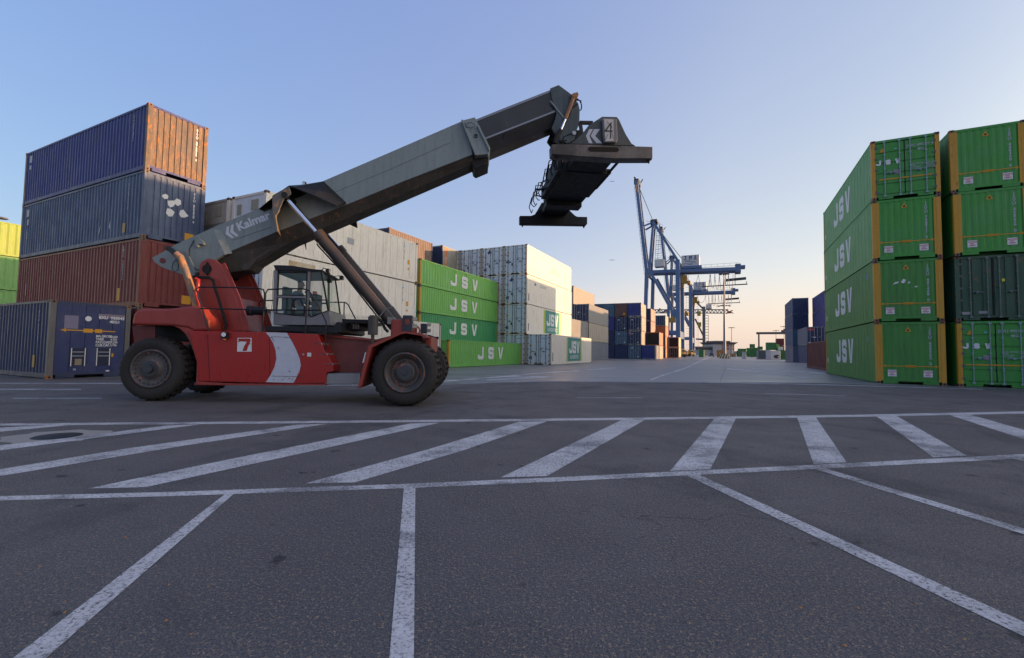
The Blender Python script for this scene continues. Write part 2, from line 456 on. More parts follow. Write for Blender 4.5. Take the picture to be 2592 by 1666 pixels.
def container(label, u, v, z0, axis='U', L_=12.19, W_=2.44, H=2.9, body=None, post=None, sides='corr', near='corr', far='corr', group=None,
              cast=True, marks=(), pitch=.278, wide=False, doorstyle='ribbed', rods='full', rodm=None, top=None, du=0, end_m=None, jitter=True, name='shipping_container'):
    """a container filling u..u+length, v..v+width (axis U) or u..u+width, v..v+length (axis V)"""
    post = post or body; end_m = end_m or body
    if axis == 'U': c = UU * (u + L_ / 2) + VV * (v + W_ / 2); rz = math.pi / 2 - YARD
    else: c = UU * (u + W_ / 2) + VV * (v + L_ / 2); rz = math.pi - YARD
    if jitter: c = c + UU * random.uniform(-.02, .02) + VV * random.uniform(-.02, .02); rz += random.uniform(-.0012, .0012)
    pass
    t = empty(name, label, 'container', (c.x, c.y, z0), rz, group)
    h = H - .012
    inst('frame', rails_mesh(L_, W_, h, True), body, t); inst('roof', roof_mesh(L_, W_, h), body, t); inst('floor', floor_mesh(L_, W_), floor_m, t)
    for sx in (-1, 1):
        for sy in (-1, 1):
            inst('corner_post', post_mesh(h), [post, casting_m, hole_m], t, (sx * (L_ / 2 - PW / 2), sy * (W_ / 2 - PW / 2), 0))
    ls = L_ - 2 * PW - .01; we = W_ - 2 * PW - .01
    out = {}
    for f in ('S-', 'S+'):
        me = corrugated(ls, h - .30, .2, pitch, .036) if sides == 'corr' else flatpanel(ls, h - .30, .2, 0.62)
        out[f] = put('side_wall', me, body, t, face_m(f, L_, W_, .016))
    for f, kind in (('E-', near), ('E+', far)):
        M = face_m(f, L_, W_, .02)
        if kind in ('corr', 'wide'):
            out[f] = put('end_wall', corrugated(we, h - .34, .21, .235 if kind == 'corr' else .25, .03 if kind == 'corr' else .02, 'end_wall', (.66, .76, .90) if kind == 'corr' else (.4, .55, .85)), end_m, t, M)
        elif kind == 'plain': out[f] = put('end_wall', flatpanel(we, h - .34, .21, .4, 'end_wall'), end_m, t, M)
        elif kind == 'reefer': out[f] = put('cooling_unit', reefer_mesh(W_, h), [end_m, flat((.20, .20, .19), .7, name='unit_grille'), flat((.30, .29, .22), .6, name='unit_cover')], t, M)
        else:
            hm = flat((.10, .11, .12), .6, name='hinge_steel'); rm = rodm or steel
            for s in (-1, 1):
                d = put('door', door_mesh(W_, h, doorstyle), [end_m, rubber], t, M, x=s * (-(W_ / 2 - PW)), mirror=(s < 0), y=.004)
                inst('hinges', hinge_mesh(h, 5), hm, d)
                wl = W_ / 2 - PW
                for k in (.30, .82):
                    r_ = inst('locking_rod', rod_mesh(h, rods == 'low'), rm, d, (wl * k, 0, 0))
                for k, zz in ((.30, .50), (.82, .44)):
                    hd = inst('door_handle', handle_mesh(), rm, d, (wl * k, 0, h * zz * .86)) if k < .5 else None
            out[f] = d
    for mk in marks:
        f, me, mat, x, z = mk[:5]
        M = face_m(f, L_, W_, (.016 if f[0] == 'S' else .016) - .005 - (mk[5] * (.3 if mk[5] > .02 else 1) if len(mk) > 5 else 0))
        put('lettering' if me.name.startswith('lettering') else 'marking', me, mat, t, M, x=x, z=z)
    return t

# paints
jgreen = paint((0.042, 0.27, 0.038), rust=.08, dirt=.4, fade=.35, rough=.45, name='green_paint', fadec=(0.08, 0.25, 0.10))
jgreen2 = paint((0.052, 0.235, 0.042), rust=.22, dirt=.5, fade=.3, rough=.55, name='dirty_green_paint', fadec=(0.08, 0.17, 0.07))
ggreen = paint((0.15, 0.43, 0.08), rust=.18, dirt=.55, fade=.4, rough=.5, name='light_green_paint', fadec=(0.16, 0.42, 0.16))
ggreen2 = paint((0.035, 0.27, 0.10), rust=.22, dirt=.5, fade=.4, rough=.5, name='sea_green_paint', fadec=(0.08, 0.30, 0.13))
yellow = paint((0.50, 0.26, 0.02), rust=.28, dirt=.5, fade=.2, name='yellow_post_paint', rustc=(.09, .035, .012))
olddk = paint((0.030, 0.085, 0.050), rust=.4, dirt=.6, fade=.3, name='old_dark_green_paint', fadec=(.06, .11, .08))
blue1 = paint((0.022, 0.035, 0.19), rust=.15, dirt=.45, fade=.5, name='deep_blue_paint', fadec=(.05, .06, .14))
blue2 = paint((0.042, 0.070, 0.150), rust=.2, dirt=.6, fade=.5, name='slate_blue_paint', fadec=(.095, .145, .23))
blue_rust = paint((0.105, 0.078, 0.070), rust=.62, dirt=.6, fade=.6, name='rusted_sunlit_blue', rustc=(.19, .070, .012), fadec=(.15, .09, .045))  # real rust, over a brown base carrying orange sunlight on the blue
navy = paint((0.016, 0.028, 0.085), rust=.1, dirt=.5, fade=.35, name='navy_paint', fadec=(.045, .06, .12))
teal = paint((0.045, 0.10, 0.17), rust=.2, dirt=.5, fade=.4, name='teal_blue_paint', fadec=(.10, .17, .22))
redc = paint((0.135, 0.018, 0.020), rust=.15, dirt=.45, fade=.3, name='oxide_red_paint', fadec=(.19, .055, .055))
brownc = paint((0.11, 0.055, 0.045), rust=.3, dirt=.5, fade=.3, name='brown_paint')
whitec = paint((0.74, 0.71, 0.64), rust=.30, dirt=.5, fade=.2, name='white_container_paint', rustc=(.26, .13, .04), fadec=(.62, .59, .50))
whited = paint((0.62, 0.68, 0.72), rust=.05, dirt=.3, fade=.2, name='bluish_white_paint')
greyc = paint((0.20, 0.21, 0.22), rust=.25, dirt=.5, fade=.3, name='grey_paint')
greybl = paint((0.13, 0.16, 0.21), rust=.2, dirt=.5, fade=.3, name='grey_blue_paint')
beige = paint((0.30, 0.28, 0.24), rust=.3, dirt=.5, fade=.3, name='beige_paint')
yelc = paint((0.26, 0.36, 0.06), rust=.1, dirt=.3, fade=.2, name='yellow_green_paint')
lime = paint((0.16, 0.36, 0.10), rust=.15, dirt=.4, fade=.2, name='lime_paint')
orangec = paint((0.42, 0.10, 0.025), rust=.2, dirt=.4, fade=.2, name='orange_paint')
rusty_white = paint((0.40, 0.38, 0.33), rust=.5, dirt=.6, fade=.2, name='rust_stained_white', rustc=(.26, .13, .04))

def yc(P): return P.dot(UU), P.dot(VV)

# ---- right stacks of green containers, ends towards the camera
ru, rv = yc(Vector((17.15, 21.17, 0)))
stop = [('marking', 0)]
def end_marks(num, stickers=True):
    a = [('E-', text(num, .17, .006, True), dim_white, .72, 1.75), ('E-', rect(1.9, .035), amber_p, 0, .83), ('E-', rect(.36, .10), amber_p, 0, .83),
         ('E-', polymesh('arrowl', [[(0, 0), (.14, .07), (.14, -.07)]]), amber_p, -1.02, .83), ('E-', polymesh('arrowr', [[(0, 0), (-.14, .07), (-.14, -.07)]]), amber_p, 1.02, .83)]
    a += [('E-', rect(.09, 2.62), yellow, x, 1.46, .008) for x in (-1.035, 1.035)]
    a.append(('E-', tri(.25), amber_p, -.05, 2.42)); a.append(('E-', tri(.12), black_p, -.05, 2.455, .002))
    if stickers:
        for x in (-.66, .62): a += [('E-', rect(.32, .30), white_p, x, .50), ('E-', text('CAUTION\n9\'6"\nHIGH', .085, .003), flat((.45, .05, .05), name='red_lettering'), x, .50, .003)]
    return a
def door_marks(no, z=0):
    return [('E-', jsv(.92, .24, .16, .36), white_p, -.62, 1.78, .03), ('E-', tri(.25), amber_p, -.82, 2.28, .03), ('E-', text(no, .16, .004), dim_white, .56, 2.42, .03), ('E-', text('4EG1', .15, .004), dim_white, .62, 2.22, .03),
            ('E-', text('MAX. GROSS\nTARE\nPAYLOAD\nCU. CAP.', .085, .001, align='LEFT'), dim_white, .18, 1.42, .03), ('E-', text('34.000 KG\n4.680 KG\n29.320 KG\n88.8 CU.M', .085, .001, align='LEFT'), dim_white, .70, 1.42, .03),
            ('E-', rect(1.95, .06), amber_p, .0, .96, .03), ('E-', rect(.20, .22), flat((.25, .22, .26), name='data_plate'), -.32, 1.28, .03), ('E-', rect(.10, .05), flat((.2, .45, .6), name='blue_sticker'), -.32, 2.38, .03)]
side_jsv = jsv(4.4, 1.38, .42, .27)
def rside(extra=()):
    return [('S+', side_jsv, white_p, -.45, 1.55), ('S+', rect(.22, .32), white_p, -5.5, .95)] + list(extra)
bluest = flat((.10, .22, .42), name='blue_sticker')
RL = 12.19
GRP = 'green containers stacked on the right'
container('bright green container with closed doors reading JSV, topmost of the right stack nearest the aisle', ru, rv - 2.5, 8.7, 'U', RL, 2.5, 2.9, jgreen, yellow, 'flat', 'door', group=GRP, marks=rside() + door_marks('JSVU 495271 6'), rodm=flat((.20, .30, .32), .5, .2, name='rod_paint'))
container('green container with two white stickers, second from top in the right stack nearest the aisle', ru, rv - 2.5, 5.8, 'U', RL, 2.5, 2.9, jgreen, yellow, 'flat', 'wide', group=GRP, marks=rside() + end_marks('JSVU 748911 2'))
container('green container with torn white patches on its end, in the right stack nearest the aisle', ru, rv - 2.5, 2.9, 'U', RL, 2.5, 2.9, jgreen2, yellow, 'flat', 'wide', group=GRP,
          marks=rside([('S+', rect(.18, .26), bluest, 4.9, 2.3)]) + end_marks('JSVU 401408 0') + [('E-', polymesh('torn', [[(0, 0), (.2, .06), (.24, .14), (.1, .12)], [(.3, .1), (.42, .04), (.5, .2), (.4, .26)], [(.55, .02), (.66, .06), (.6, .14)], [(.8, -.16), (.92, -.14), (.9, -.1), (.8, -.11)]]), white_p, -.55, 1.72)])
container('green container at ground level of the right stack nearest the aisle', ru, rv - 2.5, 0, 'U', RL, 2.5, 2.9, jgreen2, yellow, 'flat', 'wide', group=GRP,
          marks=rside([('S+', rect(.18, .26), bluest, 4.7, 2.1)]) + end_marks('JSVU 400902 5'))
v2 = rv - 2.5 - .42 - 2.5
container('green container with rusty yellow posts and two stickers, topmost of the second right stack', ru + .1, v2, 8.7, 'U', RL, 2.5, 2.9, jgreen, yellow, 'flat', 'wide', group=GRP, marks=end_marks('JSVU 408408 6'))
container('green container with two stickers, second from the top of the second right stack', ru, v2, 5.8, 'U', RL, 2.5, 2.9, jgreen, yellow, 'flat', 'wide', group=GRP, marks=end_marks('JSVU 408226 0'))
container('old dark green container with worn doors and yellow tag, in the second right stack', ru + .1, v2, 2.9, 'U', RL, 2.5, 2.9, olddk, olddk, 'corr', 'door', group=GRP, doorstyle='vertical', rodm=flat((.12, .15, .15), .5, .2, name='dark_rod_paint'),
          marks=[('E-', rect(.1, .12), flat((.6, .55, .05), name='yellow_tag'), .32, 1.75, .06), ('E-', rect(.28, .12), flat((.3, .3, .3), name='grey_label'), -.9, .33, .03), ('E-', rect(.3, .12), flat((.25, .26, .28), name='grey_label'), -.35, .36, .03)])
container('bright green container with closed doors reading JSV, at ground level of the second right stack', ru, v2, 0, 'U', RL, 2.5, 2.9, jgreen, yellow, 'flat', 'door', group=GRP, marks=door_marks('JSVU 495351 9'), rodm=flat((.20, .30, .32), .5, .2, name='rod_paint'))
v3 = v2 - .42 - 2.5
for k, (nm, mt) in enumerate((('ground level', jgreen), ('second level', jgreen2), ('third level', jgreen), ('top', jgreen))):
    container('green container cut off by the right picture edge, %s of the third stack' % nm, ru, v3, 2.9 * k, 'U', RL, 2.5, 2.9, mt, yellow, 'flat', 'wide', group=GRP, marks=end_marks('JSVU 40%d' % (k + 3)))

# ---- left stack, long sides towards the camera
lu, lv = yc(Vector((-15.576, 18.59, 0)))
side_no = text('EITU 1059481', .17, .004, True)
LG = 'containers of the tall left stack'
container('rusty ended dark blue container on top of the tall left stack', lu, lv, 8.7, 'V', 12.19, 2.44, 2.9, blue1, blue_rust, group=LG, end_m=blue_rust,
          marks=[('E-', text('EITU 896856 4', .15, .006, True), white_p, .74, 1.85), ('S+', text('EITU896856', .15, .004, True), dim_white, 4.95, 2.0), ('S+', rect(.32, .38), dim_white, -5.45, 2.45),
                 ('S+', rect(.20, .22), dim_white, -5.45, 2.0), ('E-', rect(.35, .06), flat((.7, .65, .5), name='worn_white'), -.1, 2.84), ('E-', rect(.35, .06), flat((.7, .65, .5), name='worn_white'), .6, 2.84)])
container('slate blue container with torn white stickers on its end, in the tall left stack', lu, lv, 5.8, 'V', 12.19, 2.44, 2.9, blue2, blue2, group=LG,
          marks=[('E-', text('EITU 859820 4', .14, .006, True), white_p, .76, 1.80), ('E-', polymesh('splat', [
              [(-.42, .42), (-.30, .50), (-.20, .44), (-.22, .30), (-.34, .26), (-.44, .34)], [(-.22, .22), (0, .30), (.10, .20), (.02, .04), (-.1, -.05), (-.2, .05)],
              [(.02, .28), (.14, .44), (.30, .40), (.32, .22), (.18, .10), (.08, .18)], [(-.22, -.12), (-.08, -.10), (.08, -.20), (0, -.42), (-.14, -.46), (-.26, -.34)],
              [(.30, -.06), (.42, .02), (.56, -.14), (.66, -.22), (.48, -.34), (.34, -.36), (.26, -.24)]]), white_p, -.1, 1.6),
                 ('E-', rect(.38, .36), amber_p, .62, .40), ('S+', text('EITU859820', .15, .004, True), dim_white, 4.85, 1.9), ('S+', rect(.25, .42), flat((.35, .22, .08), name='faded_amber'), 4.6, .55),
                 ('S+', rect(.32, .38), dim_white, -5.35, 2.4), ('S+', rect(.20, .3), dim_white, -5.3, 1.9), ('S+', rect(.07, .35), dim_white, -5.3, 1.2), ('S+', text('EVERGREEN', .18, .004, True), dim_white, -5.35, 0.9),
                 ('S+', polymesh('chip1', [[(0, 0), (.1, .2), (.16, .5), (.05, .3)], [(.9, .3), (1.0, .6), (1.05, .2)]]), dim_white, 2.4, .4)])
container('oxide red container below the two blue ones in the tall left stack', lu, lv, 2.9, 'V', 12.19, 2.44, 2.9, redc, redc, group=LG,
          marks=[('S+', text('EMCU 9849312', .16, .004, True), dim_white, 4.7, 1.9), ('S+', rect(.24, .55), amber_p, 4.45, .55), ('E-', rect(.38, .38), amber_p, .62, .45), ('S+', rect(.05, .6), dim_white, -5.0, 1.2)])
container('hidden lowest container of the tall left stack behind the navy container', lu, lv, 0, 'V', 12.19, 2.44, 2.9, redc, redc, group=LG)
container('navy container on the ground with door end facing the machine and a yellow arrow', lu - 2.62, lv + .1, 0, 'V', 12.19, 2.44, 2.9, navy, paint((.10, .10, .11), rust=.4, name='worn_grey_post'), near='plain', end_m=paint((0.012, 0.026, 0.11), rust=.05, dirt=.4, name='navy_door_paint'),
          marks=[('E-', text('EXU  950042', .15, .005), white_p, .60, 2.33), ('E-', text('4EG1', .15, .005), white_p, .70, 2.18), ('E-', text('MA.GROSS\nTARE\nPAYLOAD\nCUB.CAP.', .13, .003, align='LEFT', sx=.8), white_p, .13, 1.42),
                 ('E-', text('34,000\n 4,750\n29,250\n 2,766', .12, .002, align='LEFT', sx=.8), white_p, .56, 1.42), ('E-', rect(1.6, .04), amber_p, -.06, 1.80), ('E-', rect(.28, .15), amber_p, -.12, 1.80, .002), ('E-', rect(.22, .15), amber_p, .20, 1.80, .002),
                 ('E-', polymesh('arr2', [[(0, 0), (.16, .07), (.16, -.07)]]), amber_p, -.92, 1.80), ('E-', rect(.40, .50), flat((.16, .15, .24), name='wiped_patch'), -.62, 2.1),
                 ('E-', polymesh('disc', [[(.1 * math.cos(i * .52), .1 * math.sin(i * .52)) for i in range(12)]]), white_p, -.13, 2.26), ('E-', rect(.85, .16), flat((.18, .15, .20), name='wiped_patch'), .6, 2.40, -.002),
                 ('E-', rect(.50, .68), flat((.006, .012, .045), name='recess_blue'), -.36, .79), ('E-', rect(.47, .68), flat((.006, .012, .045), name='recess_blue'), .40, .79), ('E-', rect(.20, .24), flat((.22, .19, .13), name='data_plate'), -.36, .60, .004),
                 ('E-', text('12', .09, .002), white_p, -.46, .32), ('E-', rect(.11, .05), white_p, .55, .24), ('E-', rect(.06, .14), amber_p, .68, .86),
                 ('S+', text('EITU 9500421', .13, .003, True), dim_white, 5.15, 1.9), ('S+', rect(.20, .45), flat((.35, .22, .06), name='faded_amber'), 4.9, .62)]
          + [('E-', rect(.028, .68), white_p, x, .79, .006) for x in (-.57, -.17, .19, .59)] + [('E-', rect(.34, .022), dim_white, x, z, .006) for x in (-.38, .40) for z in (.98, .83)])

# ---- yellow and green containers at the far left edge
fu, fv = yc(at_y(0, 565, 37.5).xy.to_3d())
for k, (nm, mt) in enumerate((('hidden lowest', lime), ('second', lime), ('grass green', lime), ('sunlit yellow', yelc))):
    container('%s container at the left edge of the picture, level %s of its stack' % (nm, ('one', 'two', 'three', 'four')[k]) if k < 2 else
              ('sunlit yellow green container on top of the stack at the left edge' if k == 3 else 'grass green container under the yellow one at the left edge'), fu - 8, fv, 2.9 * k, 'U', 12.19, 2.44, 2.9, mt, group='containers at the far left edge', pitch=.5)
# ---- white refrigerated stack behind the machine
WRG = 'white refrigerated containers behind the machine'
wu, wv = yc(at_y(674, 473, 19.85).xy.to_3d())
nm = ('lowest', 'middle', 'top')
for c_ in range(3):
    z = 0
    for k, H in enumerate((2.95, 2.70, 2.70)):
        mt = (whitec, whitec, whitec)[k] if c_ == 0 else (rusty_white if c_ == 1 else greyc)
        lab = ('%s white container with long smooth side in the stack behind the boom and cab' % nm[k]) if c_ == 0 else \
              ('%s container of the %s column left of the long white ones' % (nm[k], ('next', 'grey far')[c_ - 1]))
        mk = []
        if c_ == 0:
            mk = [('S-', rect(.22, .30), amber_p, 4.55, 1.25), ('S-', tri(.22), amber_p, 4.55, .75), ('S-', text('RCMU 9041180', .12, .003, True), ink, 4.1, 1.9), ('S-', rect(.6, .22), white_p, 4.3, 2.3)]
            if k == 1: mk.append(('S-', rect(1.5, .5), paint((.40, .25, .09), rust=0, dirt=.2, fade=1.2, name='rust_wash', fadec=(.52, .47, .36)), -3.4, 2.2)); mk.append(('E-', text('RCMU 716082', .14, .004, True), ink, .95, 1.6)); mk.append(('E-', polymesh('oct', [[(.35 * math.cos(R(22.5 + 45 * i)), .45 * math.sin(R(22.5 + 45 * i))) for i in range(8)]]), flat((.012, .02, .10), name='blue_emblem'), .35, 1.6))
            if k == 2: mk.append(('S-', rect(.5, .35), flat((.30, .32, .36), name='faded_emblem'), -.4, 1.5))
        if c_ == 1 and k == 2: mk = [('E-', text('KMSU-0218', .20, .004), flat((.10, .13, .25), name='blue_lettering'), .1, 1.30, .012)]
        if c_ == 2 and k == 2: mk = [('E-', text('KCMU\n540084', .16, .003), flat((.08, .10, .18), name='blue_lettering'), .6, 2.2, .06)]
        container(lab, wu, wv + c_ * 2.62, z, 'U', 10.9, 2.44, H, mt, whitec, 'flat', ('reefer', 'reefer', 'plain')[c_] if not (c_ == 0 and k < 2) else 'plain', group=WRG, marks=mk, end_m=(whited if c_ == 0 else None))  # first column's ends take the bluish white, shade put into the colour
        z += H
container('white container lowest and nearest the aisle behind the front wheel of the machine', wu + .2, wv - 2.62, 0, 'U', 9.9, 2.44, 2.9, whitec, rusty_white, 'flat', 'plain', group=WRG,
          marks=[('S-', text('RCMU 9040', .14, .003, True), ink, 3.4, 2.0), ('S-', rect(.25, .35), flat((.20, .12, .03), name='worn_label'), 3.6, .85), ('S-', rect(.2, .35), flat((.30, .18, .05), name='worn_label'), 4.6, .80), ('S-', rect(.16, .26), ink, 4.1, 1.9)])

# ---- pairs of short containers seen over the green ones
mu, mv = yc(at_y(985, 569.5, 37.6).xy.to_3d()); m2u, m2v = yc(at_y(1119, 616.7, 43.8).xy.to_3d())
MG = 'short containers behind the light green stack'
lv4 = ('lowest', 'second', 'third', 'topmost')
for k in range(4):
    container('%s short rust brown container left of the tan one above the light green stack' % lv4[k] if k < 3 else 'short sunlit brown container standing above the left end of the light green stack', mu, mv, 2.9 * k, 'U', 6.2, 2.44, 2.9, brownc if k < 3 else paint((.15, .10, .085), rust=.2, dirt=.4, name='brown_paint'), navy, group=MG, end_m=navy,
              marks=[('S-', text('MSKU', .16, .004, True), dim_white, 2.4, 1.8)] if k == 3 else ())
    container('%s short container under the sunlit tan one' % lv4[k] if k < 3 else 'short tan container with dark blue end and orange vertical letters, above the light green stack', m2u, m2v, 2.9 * k, 'U', 6.3, 2.44, 2.9, beige if k == 3 else greyc, navy, group=MG, end_m=navy,
              marks=[('S-', rect(.42, 2.4), flat((.50, .15, .05), name='orange_band'), -2.45, 1.45), ('S-', text('HFC', .55, .01, True), flat((.55, .45, .36), name='pale_lettering'), -2.45, 1.2, .004), ('S-', rect(1.5, 2.3), paint((.05, .12, .18), rust=.1, name='teal_shade_tone'), 2.2, 1.48, -.004)] if k == 3 else ())  # tan body stands for sunlight, teal rectangle for the shaded rest

# ---- light green stack with the large letters
gu, gv = yc(Vector((-7.5368 * .905, 36.27 * .905, 0))); GH = 2.0; GLN = 12.4
big = jsv(4.4, 1.0, .76, .25)
GG = 'light green lettered containers on the left of the aisle'
gl = (('sea green container with white letters JSV half hidden behind the low white container', ggreen2), ('light green container with rust streaked letters JSV, third from the ground', ggreen),
      ('grass green corrugated container with letters JSV on top of its stack', ggreen), )
def gm(x=0): return [('S-', big, white_p, x, GH / 2 + .05), ('S-', text('JSVU4051', .12, .003, True), dim_white, 5.7, 1.15), ('S-', rect(.04, 1.7), flat((.16, .12, .06), name='rust_line'), .2, GH / 2, -.001)]
container('light green container with letters JSV, alone on the ground in front of its stack', gu, gv - 2.65, 0, 'U', GLN, 2.44, GH, ggreen, yellow, group=GG, marks=gm(.1))
container('hidden green container lowest in the lettered stack, behind the one on the ground', gu, gv, 0, 'U', GLN, 2.44, GH, ggreen2, yellow, group=GG)
for k in range(3): container(gl[k][0], gu, gv, GH * (k + 1), 'U', GLN, 2.44, GH, gl[k][1], yellow, group=GG, marks=gm(), pitch=(.278, .278, .36)[k])

# ---- white forty five foot stack
au, av = yc(Vector((1.3427, 42.8135, 0)))
WG = 'white long containers with grey doors on the left of the aisle'
teal_p = flat((.03, .22, .22), .6, name='teal_panel'); ygr = flat((.38, .50, .06), .6, name='lime_stripe')
logo = [('S-', rect(5.2, 2.46), ygr, .26, 1.5), ('S-', rect(4.3, 2.46), teal_p, .26, 1.5, .003), ('S-', jsv(3.5, 1.30, .16, .26), white_p, .26, 1.75, .006), ('S-', text('LOGISTIC', .50, .006, sx=1.35), white_p, .26, .70, .006)]
emb = polymesh('emblem', [[(-.3, 0), (-.1, .1), (-.02, .28), (.08, .28), (.06, .1), (.3, .12), (.16, 0), (.26, -.14), (.04, -.06), (-.1, -.16), (-.16, -.04)]])
def wdoor(k, c_):
    a = [('E-', text('45', .40, .012), ink, -.80, .62 if (k + c_) % 3 else 1.25, .03), ('E-', text('UNIU 451%d%d3' % (k, c_), .10, .002), ink, .55, 2.45, .03), ('E-', text('PAYLOAD\nTARE\nGROSS', .09, .001, align='LEFT'), ink, .18, 1.5, .03),
         ('E-', text('8.5\n3.2\n88', .09, .001, align='LEFT'), ink, .78, 1.5, .03), ('E-', rect(.16, .26), flat((.10, .12, .12), name='data_plate'), -.32, 1.0, .03)]
    if (k, c_) in ((2, 0), (3, 1)): a.append(('E-', emb, ink, -.35, 2.35, .03))
    a += [('E-', tri(.2), amber_p, (-.80, .75, .78, -.8)[(k + c_) % 4], (1.1, .9, 1.0, 2.2)[(k + c_) % 4], .03), ('E-', rect(.2, .18), amber_p, -.8, 1.8 if k < 2 else 1.9, .03)]
    return a
lvn = ('at ground level', 'at the second level', 'at the third level', 'on top')
for c_ in range(4):
    for k in range(4):
        mk = wdoor(k, c_)
        if c_ == 0:
            if k == 3: mk += [('S-', text('UNIT45.com', .55, .004), flat((.45, .42, .40), name='faded_lettering'), 1.2, 1.3)]
            if k == 2: mk += [('S-', emb, flat((.10, .12, .22), name='faded_emblem'), -4.7, 2.1), ('S-', text('CRONOS', .42, .004), flat((.25, .26, .32), name='faded_lettering'), -2.6, 2.1), ('S-', polymesh('vline', [[(3.9, 2.4), (4.0, 2.4), (4.5, .9), (4.42, .9)], [(4.5, 2.4), (4.6, 2.4), (4.5, 2.0)]]), ink, 0, 0)]
            if k == 1: mk += logo
            mk += [('S-', rect(.16, .7), ink, -6.3, .7)] if k in (1, 2) else []
        col = ('nearest the aisle', 'second from the aisle', 'third from the aisle', 'fourth from the aisle')[c_]
        lab = 'white container with grey doors %s of the column %s' % (lvn[k], col)
        if c_ == 0 and k == 1: lab = 'white container with teal panel JSV LOGISTIC, one level above the ground'
        if c_ == 0 and k == 3: lab = 'sunlit cream white container on top of the column nearest the aisle'
        if c_ == 0 and k == 2: lab = 'white container half sunlit with a faint emblem and CRONOS on its side'
        container(lab, au, av + c_ * 2.54, 2.9 * k, 'U', 13.72, 2.5, 2.9, whitec, rusty_white, 'flat', 'door', group=WG, end_m=whited, doorstyle='plain', marks=mk, rodm=flat((.10, .13, .16), .5, .2, name='dark_rod'))
container('white container with teal panel JSV LOGISTIC, standing on the ground at the aisle', au, av - 2.54, 0, 'U', 13.72, 2.5, 2.9, whitec, rusty_white, 'flat', 'door', group=WG, end_m=whited, doorstyle='plain', rodm=flat((.10, .13, .16), .5, .2, name='dark_rod'),
          marks=wdoor(0, 4) + logo + [('S-', rect(.16, .8), ink, -6.3, .75)])

# ---- grey and blue containers beyond the white ones
xu, xv = yc(Vector((11.8, 68.7, 0)))
XG = 'grey and blue containers beyond the white long ones'
container('grey container behind the white stack, upper of two', xu - 12.6, xv, 2.9, 'U', 12.19, 2.44, 2.9, greyc, group=XG)
container('grey container behind the white stack, lower of two', xu - 12.6, xv, 0, 'U', 12.19, 2.44, 2.9, greybl, group=XG)
container('grey blue container on the ground below the striped beige one', xu, xv, 0, 'U', 12.19, 2.44, 2.9, greybl, group=XG, marks=[('S-', rect(.4, 1.2), flat((.16, .17, .32), name='wiped_patch'), 2.9, 1.6)])
container('beige container with wide pale corrugations, second level', xu, xv, 2.9, 'U', 12.19, 2.44, 2.9, beige, group=XG, pitch=1.1)
container('navy doored container with grey side above the striped beige one', xu, xv, 5.8, 'U', 12.19, 2.44, 2.9, greyc, greyc, 'flat', 'door', group=XG, end_m=navy, marks=[('E-', rect(.16, .16), white_p, -.45, 1.6, .05)])
for k, (n_, mt) in enumerate((('lowest', greyc), ('second', greybl), ('third', teal), ('top', beige))):
    container('%s container in the column behind the navy doored one' % n_ if k < 3 else 'sunlit tan container with dark end on top of the stack beyond the white ones', xu, xv + 2.55, 2.9 * k, 'U', 12.19, 2.44, 2.9, mt, mt, 'flat' if k == 3 else 'corr', 'corr', group=XG, end_m=navy if k == 3 else mt)

# ---- four by four block of blue container ends
yu, yv = yc(Vector((25.3, 88.0, 0))); YH = 2.79
YG = 'block of mostly blue container ends beyond the aisle'
cols = [[teal, navy, brownc, navy], [navy, teal, navy, redc], [navy, blue2, navy, teal], [navy, blue2, navy, navy], [navy, navy, navy, navy]]
tab = {(0, 0): ('teal', teal, 'door'), (1, 0): ('navy doored', navy, 'door'), (2, 0): ('navy doored', navy, 'door'), (3, 0): ('navy', blue1, 'corr'),
       (0, 1): ('navy', navy, 'corr'), (1, 1): ('pale teal', teal, 'door'), (2, 1): ('navy doored', navy, 'door'), (3, 1): ('brown red', brownc, 'corr'),
       (0, 2): ('navy', navy, 'corr'), (1, 2): ('slate', navy, 'corr'), (2, 2): ('blue', blue1, 'corr'), (3, 2): ('teal blue', teal, 'corr'),
       (0, 3): ('navy', navy, 'corr'), (1, 3): ('slate', blue2, 'corr'), (2, 3): ('navy', navy, 'corr'), (3, 3): ('slate navy', blue2, 'corr')}
for (k, c_), (n_, mt, nr) in tab.items():
    mk = [('E-', rect(.2, .2), white_p, -.45, 2.2, .05), ('E-', rect(.25, .2), white_p, .7, .5, .05)] if nr == 'door' else []
    if (k, c_) == (3, 1): mk = [('E-', rect(.4, .4), amber_p, .6, .6)]
    if (k, c_) == (1, 0): mk.append(('E-', rect(.4, .4), flat((.4, .12, .12), name='red_label'), -.9, 2.3, .05))
    container('%s container end %s in the blue block, column %s' % (n_, ('at the ground', 'one level up', 'two levels up', 'at the top')[k], ('nearest the cranes', 'second from the cranes', 'third from the cranes', 'farthest from the cranes')[c_]),
              yu, yv + c_ * 2.62, YH * k, 'U', 6.06, 2.5, YH, beige if c_ == 0 and k else mt, mt, 'corr' if k else 'flat', nr, group=YG, end_m=mt, marks=mk)  # aisle column gets beige sides, their sunlit tone painted in
container('blue container standing on the ground in front of the blue block', yu, yv - 2.62, 0, 'U', 6.06, 2.5, YH, greybl, navy, near='corr', end_m=blue1, group=YG)
for k in (0, 1): container('%s tan sided container with black end at the aisle side of the blue block' % ('lower', 'upper')[k], yu + 6.3, yv - 2.62, YH * k, 'U', 6.06, 2.5, YH, orangec if k else beige, navy, end_m=black_p if k else navy, group=YG)  # tan and orange sides carry the low sun in their colour
for k in range(4): container('pinkish tan container, level %s, beyond the blue block' % ('one', 'two', 'three', 'four')[k], yu + 12.6, yv, YH * k, 'U', 6.06, 2.5, YH, paint((.30, .17, .14), rust=.2, name='pink_tan_paint'), end_m=navy, group=YG)
y3u, y3v = yc(Vector((39.4, 115, 0)))
